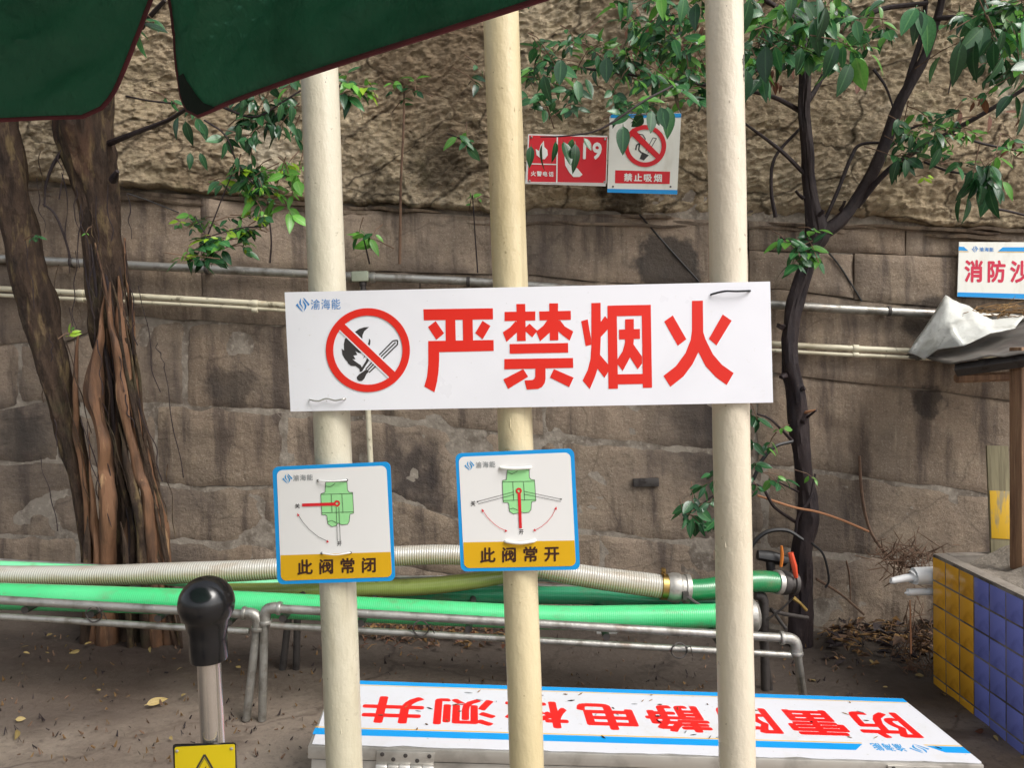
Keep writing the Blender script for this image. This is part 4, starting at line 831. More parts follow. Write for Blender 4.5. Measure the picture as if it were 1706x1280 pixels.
# ------------------------------------------------------------------ static discharge post
pb_ = at(346, 1245, 1.28); pbx = at(345, 1005, 1.28); base = Vector((pbx.x - .004, 1.28, gz(pbx.x)))
sp = thing('static_discharge_post', base, 'black ball-topped steel static discharge post with a yellow plate', 'post')
u = FPX / 1.28
topz = at(344, 961, 1.28).z; cx = at(344, 1005, 1.28).x
prof = [(.0455 * math.sin(t) , -.0455 * math.cos(t)) for t in np.linspace(2.28, 3.13, 3)]
rb = .0458; cz = topz - rb
pf = [(.02, -.097), (.029, -.0965), (.0305, -.094), (.031, -.06), (.0315, -.048), (.034, -.040)]
pf += [(rb * math.sin(t), -rb * math.cos(t)) for t in np.linspace(math.radians(50), math.radians(179.5), 22)]
b = MB(); b.lathe(pf, (cx, 1.28, cz), (0, 0, 1), 40); b.build('knob', M_BLACKP, sp)
b = MB(); b.lathe([(.0192, 0), (.0192, cz - .09 - base.z)], (cx, 1.28, base.z), (0, 0, 1), 32); b.build('tube', M_POLISH, sp)
b = MB(); b.lathe([(.06, 0), (.06, .01), (.024, .014), (.022, .04)], (cx, 1.28, base.z - .006), (0, 0, 1), 28); b.build('foot', M_STEEL, sp)
pc = at(342, 1292, 1.255); 
b = MB(); b.box((pc.x, 1.257, pc.z), (.105, .006, .105)); b.build('backing_plate', M_BLACKP, sp, bevel=.004)
q = ((291, 1246), (391, 1241), (393, 1340), (293, 1343)); mt_, P_ = frame(*q, Yd=1.2525)
b = MB(); b.prism([P_(*p) + (0.,) for p in rrect(q, .03)], (0, 0, -.001)); yp = b.build('yellow_plate', flat('warning_yellow', '#e0c51a'), sp, mtx=mt_)
pr = Print(P_, .0004); tri = [(341, 1258), (372, 1312), (310, 1313)]
pr.lines(tri + tri[:1], 3.2); tri2 = [(341, 1264), (367, 1309), (315, 1310)]; pr.lines(tri2 + tri2[:1], .8); pr.poly([(344, 1276), (333, 1294), (340, 1294), (337, 1306), (349, 1289), (342, 1289)]); pr.build('warning_triangle', M_INK, yp, mt_)
for px, py in ((295, 1252), (386, 1248), (297, 1336), (388, 1333)):
    a = P_(px, py); b = MB(); b.lathe([(.0026, 0), (.0026, .0012), (.001, .002)], mt_ @ Vector((a[0], a[1], 0)), (0, -1, 0), 10); b.build('screw', M_STEEL, sp)

# ------------------------------------------------------------------ the steel inspection box with its printed lid
LH = .30
lidp = (Vector((0, 0, LH)), GN)
nl, nr_ = on_plane(513, 1243, *lidp), on_plane(1640, 1275, *lidp)
fr_, fl_ = on_plane(1497, 1168, *lidp), on_plane(596, 1132, *lidp)
ex = (nr_ - nl).normalized(); ey = ((fl_ - nl) + (fr_ - nr_)); ey = (ey - ex * ey.dot(ex) - GN * ey.dot(GN)).normalized()
Wl = (nr_ - nl).length; Dl = ((fl_ - nl).dot(ey) + (fr_ - nr_).dot(ey)) / 2
mid = nl + ex * Wl / 2 + ey * Dl / 2
MTB = Matrix((ex, ey, ex.cross(ey))).transposed().to_4x4(); MTB.translation = mid
BX = thing('inspection_box', mid - GN * LH, 'low stainless steel box with a white lid lettered upside down in red', 'box')
def pbox(name, c, s, m, bevel=.003, parent=None):
    b = MB(); b.box(c, s); return b.build(name, m, parent or BX, bevel=bevel, mtx=MTB)
pbox('body', (0, 0, -LH / 2 - .02), (Wl - .02, Dl - .02, LH - .05), M_STEEL)
lid = pbox('lid', (0, 0, -.02), (Wl, Dl, .038), M_STEEL, .004)
MB().box((0, 0, .0), (.001, .001, .001))
lp = (Wl / 2, Dl / 2)
def PB(x, y):
    qv = MTB.inverted() @ on_plane(x, y, mid, MTB.to_3x3() @ Vector((0, 0, 1))); return (qv.x, qv.y)
edge_pts = [(-lp[0], lp[1])] + [(lp[0], lp[1])] + [(lp[0] - .004 * (k % 3), -lp[1] + .012) for k in (0,)]
n = 46
edge_pts += [(lp[0] - .01 - (2 * lp[0] - .02) * k / n, -lp[1] + .004 + .004 * abs(math.sin(k * 2.3)) + (.006 if k % 9 == 4 else 0)) for k in range(n + 1)]
b = MB(); b.prism([(x, y, .0012) for x, y in edge_pts], (0, 0, -.0009)); b.build('lid_sticker', mat('lid_white', '#cfd0d6', .4, spec=.4, layers=[dict(scale=6, detail=7, rough=.7, lo=.5, hi=.72, col='#c3c1bb', amt=.5), dict(scale=60, detail=5, lo=.64, hi=.72, col='#9c978b', amt=.5)]), lid, mtx=MTB, smooth=0)
pr = Print(lambda x, y: (x, y), .0015)
hw, hd2 = Wl / 2, Dl / 2
pr.poly([(-hw, hd2 - .001), (hw, hd2 - .001), (hw, hd2 - .03), (-hw, hd2 - .03)])
ynear = -hd2 + .062; yn2 = -hd2 + .1
lx0, lx1 = PB(1452, 1262)[0], PB(1575, 1268)[0]
pr.poly([(-hw, ynear), (lx0 - .03, ynear), (lx0 + .01, yn2), (-hw, yn2)]); pr.poly([(lx1 + .03, ynear), (hw, ynear), (hw, yn2), (lx1 - .01, yn2)])
pr.build('blue_stripe', M_BLUE, lid, MTB)
pr = Print(lambda x, y: (x, y), .0015); pr.poly([(-hw, hd2 - .033), (hw, hd2 - .033), (hw, hd2 - .037), (-hw, hd2 - .037)]); pr.poly([(-hw, yn2 + .003), (lx0 + .01, yn2 + .003), (lx0 + .013, yn2 + .008), (-hw, yn2 + .008)]); pr.poly([(lx1 - .012, yn2 + .003), (hw, yn2 + .003), (hw, yn2 + .008), (lx1 - .014, yn2 + .008)]); pr.build('ochre_line', M_OCHRE, lid, MTB)
ta, tb_ = PB(600, 1203), PB(1541, 1234); tc_, td_ = PB(1496, 1192), PB(640, 1160)
yb = (ta[1] + tb_[1]) / 2; yt = (tc_[1] + td_[1]) / 2
pr = Print(lambda x, y: (x, y), .0015); pr.chars('防雷防静电检测井', ((ta[0], yt), (tb_[0], yt), (tb_[0], yb), (ta[0], yb)), .028, .08, flat('lid_red', '#e01a1a'), lid, MTB, flip=True)
pr = Print(lambda x, y: (x, y), .0015); yl0, yl1 = ynear + .048, ynear - .008
logo(pr, ((lx1 - .075, yl0), (lx1 - .01, yl0), (lx1 - .01, yl1), (lx1 - .075, yl1)), True); pr.text('渝海能', ((lx0 + .035, yl0 - .004), (lx1 - .09, yl0 - .004), (lx1 - .09, yl1 + .008), (lx0 + .035, yl1 + .008)), .02, .05, flip=True); pr.build('company_logo', M_LOGOC, lid, MTB)
# hinges on the near side
for px in (676, 1500):
    hx_ = PB(px, 1250)[0]; yf = -hd2 - .002
    h = pbox('hinge', (hx_, yf - .002, -.026), (.165, .004, .036), M_STEEL, .001)
    for k, (sx, sz_) in enumerate(((-.066, -.016), (-.034, -.030), (0, -.018), (.034, -.032), (.068, -.018))):
        b = MB(); b.lathe([(.006, 0), (.0062, .0012), (.002, .0022)], MTB @ Vector((hx_ + sx, yf - .004, sz_)), MTB.to_3x3() @ Vector((0, -1, 0)), 12); b.build('screw', M_GALVD, h)
    for k in range(5):
        b = MB(); b.lathe([(.0085, 0), (.009, .002), (.009, .029), (.0085, .031)], MTB @ Vector((hx_ - .082 + k * .033, yf - .008, -.052)), MTB.to_3x3() @ Vector((1, 0, 0)), 16); b.build('knuckle', M_STEEL if k % 2 == 0 else M_ALU, h)
    pbox('hinge_leaf', (hx_, -hd2 + .006, -.085), (.165, .01, .05), M_STEEL, .001, h)
# bits of plant debris blown on the lid
for k in range(46):
    x, y = random.uniform(-hw + .05, hw - .05), random.uniform(-hd2 + .08, hd2 - .04); L = random.uniform(.004, .014); a = random.uniform(0, 3.14)
    c_ = MTB @ Vector((x, y, .004)); d = MTB.to_3x3() @ Vector((math.cos(a), math.sin(a), 0))
    b = MB(); b.tube([c_ - d * L, c_, c_ + d * L], [.0006, random.uniform(.0012, .0028), .0006], 5)
    tag(b.build('plant_debris', random.choice([M_TWIG, M_STRAW, M_GREYP, M_DARKBARK])), 'tiny scrap of dry plant debris on the white lid', 'debris', 'debris on the lid')

# ------------------------------------------------------------------ tiled sand bin
tf = on_ground(1557, 1139); tn = on_ground(1706, 1258)
SX = (tf.x + tn.x) / 2; SY1 = tf.y; SZ = at(1553, 925, SY1).z; SB = gz(SX)
SY0 = SY1 - 12 * .107; SX2 = SX + 1.25
bin_ = thing('sand_bin', (SX, SY1, SB), 'sand bin faced with yellow and blue tiles, at the right edge', 'bin')
b = MB(); T = .05
b.box((SX - .0005 + T / 2, (SY0 + SY1) / 2, (SB + SZ) / 2 - .05), (T, SY1 - SY0, SZ - SB + .1)); b.build('side_wall', M_GROUT, bin_)
b = MB()
b.box((SX2, (SY0 + SY1) / 2, (SB + SZ) / 2 - .1), (T, SY1 - SY0, SZ - SB + .2)); b.box(((SX + SX2) / 2 + T / 2, SY1 - T / 2, (SB + SZ) / 2 - .1), (SX2 - SX - T, T, SZ - SB + .2)); b.box(((SX + SX2) / 2 + T / 2, SY0 + T / 2, (SB + SZ) / 2 - .1), (SX2 - SX - T, T, SZ - SB + .2)); b.build('rear_wall', M_CEMENT, bin_)
b = MB(); b.box((SX + .03, (SY0 + SY1) / 2, SZ + .003), (.055, SY1 - SY0, .008)); b.box(((SX + SX2) / 2 + .03, SY1 - .025, SZ + .004), (SX2 - SX - .06, .05, .008)); b.build('rim', M_CEMENT, bin_, bevel=.002)
pit = .107; th = (SZ - SB + .02) / 5.55
tm = MB(); tm.box((0, 0, 0), (.012, pit - .009, th - .009)); tme = {}
for nm, m in (('y', M_TILEY), ('b', M_TILEB)):
    me = tm.mesh('tile', 20, .0012); me.materials.append(m); tme[nm] = me
for c_ in range(12):
    for r_ in range(6):
        z = SZ - th * (r_ + .5) - .004
        o = bpy.data.objects.new('tile', tme['y' if (c_ // 3) % 2 == 0 else 'b']); o.location = (SX + .003 + random.uniform(-.0012, .0012), SY1 - pit * (c_ + .5), z); o.rotation_euler = (random.uniform(-.006, .006), random.uniform(-.012, .012), random.uniform(-.012, .012))
        put(o, bin_)
n = 44; u_ = np.linspace(0, 1, n); UX, VY = np.meshgrid(u_, u_)
xs_ = SX + T + .01 + (SX2 - SX - T - .04) * UX; ys_ = SY0 + T + (SY1 - SY0 - 2 * T) * VY
zs_ = SZ - .025 + .16 * np.clip(UX * 2.2 - .1, 0, 1) * np.clip(VY * 1.6, .2, 1) + .025 * fbm(xs_ * 5, ys_ * 5, 2, 4) + .01 * fbm(xs_ * 16, ys_ * 16, 2, 3)
b = MB(); b.add(np.stack([xs_, ys_, zs_], -1).reshape(-1, 3).tolist(), [(j * n + i, j * n + i + 1, (j + 1) * n + i + 1, (j + 1) * n + i) for j in range(n - 1) for i in range(n - 1)])
sa = b.build('sand', M_SAND); tag(sa, 'heap of damp grey sand filling the tiled bin', 'sand')
# posts, plank and sheet roof over the bin
a = at(1697, 938, SY1 - .22); b_ = at(1701, 590, SY1 - .22)
b = MB(); mm = Matrix.Rotation(.3, 3, 'Z'); ctr = (a + b_) / 2
b.box(ctr, (.05, .06, (b_ - a).length + .06), mm); po = b.build('timber_post', M_WOOD, bevel=.004); tag(po, 'reddish brown timber post standing in the sand bin', 'post')
a2, b2 = at(1668, 915, SY1 - .05), at(1661, 752, SY1 + .03); dz = (b2 - a2).normalized()
e1 = Vector((1, -.25, 0)).normalized(); e1 = (e1 - dz * e1.dot(dz)).normalized(); mm4 = Matrix((e1, dz.cross(e1), dz)).transposed().to_4x4(); mm4.translation = (a2 + b2) / 2
b = MB(); b.box((0, 0, 0), (.09, .02, (b2 - a2).length + .05)); pk = b.build('plank', M_BOARD, bevel=.002, mtx=mm4); tag(pk, 'weathered plank with worn yellow paint leaning behind the timber post', 'plank')
b = MB(); b.box((.0, -.0115, -.07), (.084, .004, .22)); b.build('yellow_paint', M_YPAINT, pk, bevel=.001, mtx=mm4)
roof = thing('sheet_roof', at(1600, 600, 3.7), 'low dark sheet roof over the sand bin, sack lying on it', 'roof')
c4 = [at(1508, 594, WALLY - .03), at(1592, 606, 3.45), at(1900, 560, 3.0), at(1900, 470, WALLY - .03)]
n = 24; vs = []
for j in range(n + 1):
    for i in range(n + 1):
        u_, v_ = i / n, j / n
        p = c4[0] * (1 - u_) * (1 - v_) + c4[3] * u_ * (1 - v_) + c4[2] * u_ * v_ + c4[1] * (1 - u_) * v_
        vs.append(p + Vector((0, 0, .008 * math.sin(u_ * 40) * .3 + .012 * float(fbm(u_ * 5, v_ * 5, 1, 3)))))
b = MB(); b.add(vs, [(j * (n + 1) + i, j * (n + 1) + i + 1, (j + 1) * (n + 1) + i + 1, (j + 1) * (n + 1) + i) for j in range(n) for i in range(n)])
sh = b.build('sheet', M_SHEET, roof); md = sh.modifiers.new('thick', 'SOLIDIFY'); md.thickness = .006
b = MB(); b.tube([c4[1] + Vector((.02, .03, -.03)), c4[2] + Vector((0, .03, -.03))], .03, 4); b.build('front_batten', M_GALVD, roof)
b = MB(); b.tube([c4[0] + Vector((.25, -.05, -.04)), (c4[0] * .5 + c4[3] * .5) + Vector((0, -.05, -.05)), c4[3] + Vector((0, -.05, -.04))], .03, 4); b.build('rear_batten', M_WOOD, roof)
b = MB(); f0 = c4[1] + Vector((.05, .08, -.07)); b.tube([f0, f0 + Vector((.35, .05, .0)), f0 + Vector((.9, -.25, .1))], .022, 6); b.build('rafter', M_WOOD, roof)
# the sack thrown over the roof edge
pts = dict(a=(1573, 494, 4.05), l=(1541, 545, 4.0), m=(1512, 588, 3.98), n=(1560, 584, 3.78), o=(1592, 566, 3.7), c=(1582, 540, 3.86), d=(1604, 578, 3.66), e=(1650, 556, 3.66), f=(1626, 536, 3.8), g=(1612, 512, 4.0), h=(1652, 534, 3.95), i=(1704, 530, 3.9), j=(1690, 548, 3.7), k=(1540, 600, 3.85))
ks = list(pts); V = [at(*pts[k]) for k in ks]; ix = {k: i for i, k in enumerate(ks)}
F = [tuple(ix[c_] for c_ in t) for t in ('alc', 'lmc', 'mnc', 'nodc'[:3], 'ocn', 'cdo', 'acg', 'cfg', 'cdf', 'def', 'fhg', 'feh', 'ejh', 'jih', 'mkn')]
F = [t for t in F if len(set(t)) == 3]
bm = bmesh.new(); bv = [bm.verts.new(v) for v in V]
for t in F:
    try: bm.faces.new([bv[k] for k in t])
    except ValueError: pass
bmesh.ops.subdivide_edges(bm, edges=bm.edges[:], cuts=5, use_grid_fill=True, smooth=.25)
bmesh.ops.triangulate(bm, faces=bm.faces[:])
for v in bm.verts:
    k = v.co * 9; v.co += Vector((0, -1, .4)) * (.018 * float(fbm(k.x, k.z, k.y, 3)) + .012 * abs(float(fbm(k.x * 2.2, k.z * 2.2, k.y, 2))))
bmesh.ops.recalc_face_normals(bm, faces=bm.faces[:])
me = bpy.data.meshes.new('sack'); bm.to_mesh(me); bm.free(); me.shade_smooth(); me.materials.append(M_SACK)
sk = bpy.data.objects.new('sack', me); col.objects.link(sk); md = sk.modifiers.new('thick', 'SOLIDIFY'); md.thickness = .003
tag(sk, 'crumpled dirty white woven sack draped over the roof edge', 'sack')
b = MB()
for k in range(70):
    x, y = random.uniform(1610, 1760), random.uniform(508, 530); a = at(x, y + (x - 1700) * -.02, random.uniform(3.9, 4.1)); d = Vector((random.uniform(-1, 1), random.uniform(-.4, .4), random.uniform(-.1, .18))).normalized() * random.uniform(.03, .1)
    b.tube([a - d, a + Vector((0, 0, .008)), a + d], [.0015, .0025, .001], 5)
tag(b.build('dry_straw', M_STRAW), 'dry brown straw heaped on the roof sheet under the sand sign', 'straw', kind='stuff')
# white sealed tubes poking out behind the bin
def nozzle(pts, label):
    p, r = ppath(pts, 3); b = MB(); b.tube(p, r, 16); o = b.build('plastic_tube', M_WPLAST); tag(o, label, 'tube')
YN = SY1 + .05
nozzle([(1484, 968, YN, 9), (1488, 968, YN, 11), (1508, 964, YN, 13), (1520, 962, YN, 14), (1524, 961, YN, 26), (1530, 960, YN, 29), (1600, 958, YN, 29)], 'upper white plastic tube with stepped nozzle behind the tiled bin')
nozzle([(1507, 989, YN, 2), (1514, 988, YN, 10), (1520, 987, YN, 12), (1600, 985, YN, 12)], 'lower thin white tube with pointed tip behind the tiled bin')
a, b_ = on_ground(1376, 1050), on_ground(1436, 1046); b = MB(); b.tube([a + Vector((0, 0, .02)), b_ + Vector((0, 0, .02))], .016, 12); tag(b.build('pipe_offcut', M_GPVC), 'short grey pipe offcut lying on the ground by the tree', 'pipe')

# ------------------------------------------------------------------ patio umbrella overhead (its valance hangs into the top of the picture)
K0 = at(310, 200, 1.12); zh = K0.z
def hz(x, y):
    d = ray(x, y); return CAM + d * ((zh - CH) / d.z)
Bp = hz(850, 14); Ap = hz(195, 190); A2 = hz(0, 195)
dr = (Bp - K0); dr.z = 0; dr.normalize(); dl = Vector((-1, .02, 0)).normalized()
zr_ = zh + .25
Kc = K0 - dr * .036; Kc.z = zr_
side = .92; ia = math.radians(-67.5); bis = Vector((dr.x * math.cos(ia) - dr.y * math.sin(ia), dr.x * math.sin(ia) + dr.y * math.cos(ia), 0)); R_o = side / (2 * math.sin(math.pi / 8))
cen = Vector((Kc.x + bis.x * R_o, Kc.y + bis.y * R_o, 0))
a0 = math.atan2(Kc.y - cen.y, Kc.x - cen.x)
um = thing('patio_umbrella', (cen.x, cen.y, gz(cen.x)), 'dark green canvas umbrella with maroon piping hanging into the top left', 'umbrella')
cor = [Vector((cen.x + R_o * math.cos(a0 - k * math.pi / 4), cen.y + R_o * math.sin(a0 - k * math.pi / 4), zr_)) for k in range(8)]   # 0 = the slit in view, then clockwise
cor[7] = Kc + dl * side
apex = Vector((cen.x, cen.y, zr_ + .55))
for k in range(8):
    drop = .234 if k == 7 else .25
    A, Bq = cor[k], cor[(k + 1) % 8]; d = (Bq - A).normalized(); nn = Vector((d.y, -d.x, 0)) ; L = (Bq - A).length
    nS, nT = 60, 20; V = np.zeros((nT + 1, nS + 1, 3)); ex_l = .035 if k == 0 else .05; ex_r = .1 if k == 7 else .05
    for j in range(nT + 1):
        t = j / nT
        il, ir = ex_l * t ** 1.2, ex_r * t ** 1.2
        tb2 = max(0, (t - .84) / .16); cr = .032 * (1 - math.sqrt(max(0, 1 - tb2 ** 2))); il += cr; ir += cr
        for i in range(nS + 1):
            s = i / nS; x = il + (L - il - ir) * s
            h = t * drop * (1 + (-.01 * math.sin(math.pi * s) if k == 0 else 0))
            wv = .006 * math.sin(x * 7 + k * 2) * t + (.024 * float(fbm(x * 7 + t * 2.5, t * 2.2, k * 3.3, 3)) + .012 * (1 - 2 * abs(float(fbm(x * 11 + t * 5, t * 3, k, 2))))) * math.sin(math.pi * min(1, t * 1.02)) ** .7
            wv *= min(1, .12 + min(s, 1 - s) * 9)
            p = A + d * x - Vector((0, 0, h)) + nn * wv
            V[j, i] = p
    b = MB(); Wd = nS + 1
    b.add(V.reshape(-1, 3).tolist(), [(j * Wd + i, j * Wd + i + 1, (j + 1) * Wd + i + 1, (j + 1) * Wd + i) for j in range(nT) for i in range(nS)])
    fl = b.build('valance_flap', M_CLOTH, um, smooth=80); mod = fl.modifiers.new('thick', 'SOLIDIFY'); mod.thickness = .0012
    rim = [V[j, 0] for j in range(nT + 1)] + [V[nT, i] for i in range(1, nS + 1)] + [V[j, nS] for j in range(nT - 1, -1, -1)]
    b = MB(); b.tube([Vector(p) for p in rim], .0032, 8); b.build('piping', M_PIPING, fl)
    if k == 0:
        b = MB(); vs = []; nq = 10
        for j in range(nq + 1):
            for i in range(nq + 1):
                jj = nT - 5 + 5 * j / nq; ii = 3.6 * i / nq * (.35 + .65 * (j / nq)); j0, i0 = int(min(nT - 1, jj)), int(min(nS - 1, ii)); fj, fi = jj - j0, ii - i0
                p = V[j0, i0] * (1 - fj) * (1 - fi) + V[j0 + 1, i0] * fj * (1 - fi) + V[j0, i0 + 1] * (1 - fj) * fi + V[j0 + 1, i0 + 1] * fj * fi
                vs.append(Vector(p) - Vector((0, .004, 0)))
        b.add(vs, [(j * (nq + 1) + i, j * (nq + 1) + i + 1, (j + 1) * (nq + 1) + i + 1, (j + 1) * (nq + 1) + i) for j in range(nq) for i in range(nq)]); b.build('corner_patch', M_CLOTHD, fl)
    # canopy panel, rib
    b = MB(); nq = 10; vs = []
    for j in range(nq + 1):
        for i in range(nq + 1):
            s, t = i / nq, j / nq; p = (A * (1 - s) + Bq * s) * (1 - t) + apex * t; vs.append(p - Vector((0, 0, .05 * math.sin(math.pi * t))) * 1)
    b.add(vs, [(j * (nq + 1) + i, j * (nq + 1) + i + 1, (j + 1) * (nq + 1) + i + 1, (j + 1) * (nq + 1) + i) for j in range(nq) for i in range(nq)]); b.build('canopy_panel', M_CLOTH, um, smooth=80)
    b = MB(); b.tube([A - Vector((0, 0, .01)), (A + apex) / 2 - Vector((0, 0, .062)), apex - Vector((0, 0, .02))], .006, 6); b.build('rib', M_GALVD, um)
b = MB(); b.tube([Vector((cen.x, cen.y, gz(cen.x))), apex], .02, 16); b.build('mast', M_GALV, um)
b = MB(); b.lathe([(.28, 0), (.28, .05), (.1, .09), (.03, .1), (.028, .3)], (cen.x, cen.y, gz(cen.x) - .02), (0, 0, 1), 28); b.build('base', M_RUBBER, um)

# ------------------------------------------------------------------ foliage
def leaf_mesh(kind, wid, bend, fold):
    n = 7; v = []; uv = []
    for i in range(n + 1):
        t = i / n; x = .1 + .9 * t; w_ = wid * max(.0, math.sin(math.pi * min(1, t ** .85))) ** .8 * (1 - .25 * t) + (.012 if i in (0,) else 0)
        if i == n: w_ = .004
        zc = -bend * x * x
        for s in (-1, 0, 1): v.append((x, s * w_, zc + fold * abs(s) * w_ + (.03 * w_ * math.sin(t * 9 + s) if s else 0))); uv.append((t, .5 + s * .5))
    f = [(i * 3 + k, i * 3 + k + 1, i * 3 + k + 4, i * 3 + k + 3) for i in range(n) for k in (0, 1)]
    v += [(0, -.008, 0), (0, .008, 0)]; uv += [(0, .5), (0, .5)]; f.append((len(v) - 2, 0, 2, len(v) - 1))
    b = MB(); b.add(v, f, [[uv[k] for k in q_] for q_ in f]); me = b.mesh('leaf', 180); me.materials.append(LM[kind]); return me
LEAF = {}
for k in LM:
    LEAF[k] = [leaf_mesh(k, .24, .15, .25), leaf_mesh(k, .21, .3, .35), leaf_mesh(k, .27, .05, .2), leaf_mesh(k, .2, .42, .15)]
def leaf_matrix(p, d, L, roll=0.):
    d = d.normalized(); up = Vector((random.uniform(-.6, .6), random.uniform(-1.5, -.2), .9)); up = (up - d * up.dot(d)).normalized(); y = up.cross(d)
    m = Matrix((d * L, y * L, up * L)).transposed().to_4x4(); m = Matrix.Translation(p) @ m
    return m @ Matrix.Rotation(roll, 4, 'X')
class Foliage:
    def __init__(s): s.items = []; s.twigs = []
    def leaf(s, p, d, L, kind): s.items.append((p, d, L, kind, random.randrange(4), random.uniform(-.6, .6)))
    def whorl(s, px, py, Yd, n, lpx, kinds, droop=.4, spread=1., stem=None):
        c = at(px, py, Yd); L = lpx * (1.12 if px > 800 else 1.3) / FPX * Yd
        a0_ = random.uniform(0, 6.28); td = Vector((random.uniform(-1, 1), random.uniform(-.6, .3), random.uniform(-.6, .5) - droop * .5)).normalized(); tl = L * random.uniform(.5, 1.3)
        s.twigs.append((c - td * tl * 1.6, c - td * tl * .7 + Vector((0, 0, .01)), c))
        for k in range(n):
            a = a0_ + 2.4 * k + random.uniform(-.5, .5); t = (k / n) ** 1.6
            d = Vector((math.cos(a) * spread, math.sin(a) * spread * .8, random.uniform(-.45, .45) - droop)) + td * random.uniform(.2, .9)
            s.leaf(c - td * tl * t + Vector((random.gauss(0, .006), random.gauss(0, .006), random.gauss(0, .006))), d, L * random.uniform(.45, 1.1), random.choice(kinds))
    def hang(s, px, py, Yd, lpx, kind, lean=0.):
        s.leaf(at(px, py, Yd), Vector((lean + random.gauss(0, .08), random.uniform(-.3, .15), -1)), lpx * random.uniform(.78, .98) / FPX * Yd, kind)
    def build(s, root, limit=300):
        it = sorted(s.items, key=lambda i: -i[2] / i[0].y); inv = W(root).inverted()
        for p, d, L, kd, vr, ro in it[:limit]:
            o = bpy.data.objects.new('leaf', LEAF[kd][vr]); o.matrix_basis = leaf_matrix(p, d, L, ro); col.objects.link(o); o.parent = root; o.matrix_parent_inverse = inv
        b = MB()
        for tw in s.twigs: b.tube(tw, [.0028, .0022, .0012], 5)
        if s.twigs: o = b.build('twigs', M_TWIG, root); o['kind'] = 'stuff'
        for kd in LM:
            rest = [i for i in it[limit:] if i[3] == kd]
            if not rest: continue
            b = MB()
            for p, d, L, _, vr, ro in rest:
                m = leaf_matrix(p, d, L, ro); me = LEAF[kd][vr]
                b.add([m @ v.co for v in me.vertices], [tuple(q_.vertices) for q_ in me.polygons], [[tuple(me.uv_layers[0].data[li].uv) for li in q_.loop_indices] for q_ in me.polygons])
            o = b.build('small_foliage', LM[kd], root, smooth=180); o['kind'] = 'stuff'
def branch(root, name, pts, m, n=8, seg=6, rough=.12):
    p, r = ppath(pts, seg); b = MB(); b.tube(p, r, n, rough=rough, seed=random.random() * 9); return b.build(name, m, root)

# --- the dark tree on the right
T0 = on_ground(1332, 1058); 
tr = thing('broadleaf_tree', T0, 'dark-trunked broadleaf tree growing against the wall right of the poles', 'tree')
yt = YT
branch(tr, 'trunk', [(1331, 1110, yt, 50), (1334, 1060, yt, 38), (1336, 1000, yt, 35), (1337, 930, yt, 34), (1345, 870, yt, 33), (1346, 830, yt, 31), (1336, 770, yt, 28), (1330, 710, yt, 29), (1327, 660, yt, 27), (1316, 600, yt, 27), (1317, 550, yt, 26), (1326, 505, yt, 27), (1342, 455, yt, 26), (1352, 415, yt, 27), (1360, 388, yt, 33), (1353, 345, yt, 21), (1347, 300, yt, 18), (1345, 250, yt - .04, 18), (1340, 190, yt - .06, 17), (1341, 130, yt - .08, 18), (1336, 20, yt - .1, 16), (1330, -120, yt - .2, 14)], M_DARKBARK, 30, 12, .26)
branch(tr, 'limb', [(1362, 392, yt, 26), (1395, 372, yt, 24), (1425, 335, yt, 20), (1465, 262, yt - .05, 19), (1498, 175, yt - .1, 17), (1540, 95, yt - .15, 14), (1566, 15, yt - .2, 12), (1580, -80, yt - .3, 10)], M_DARKBARK, 22, 12, .22)
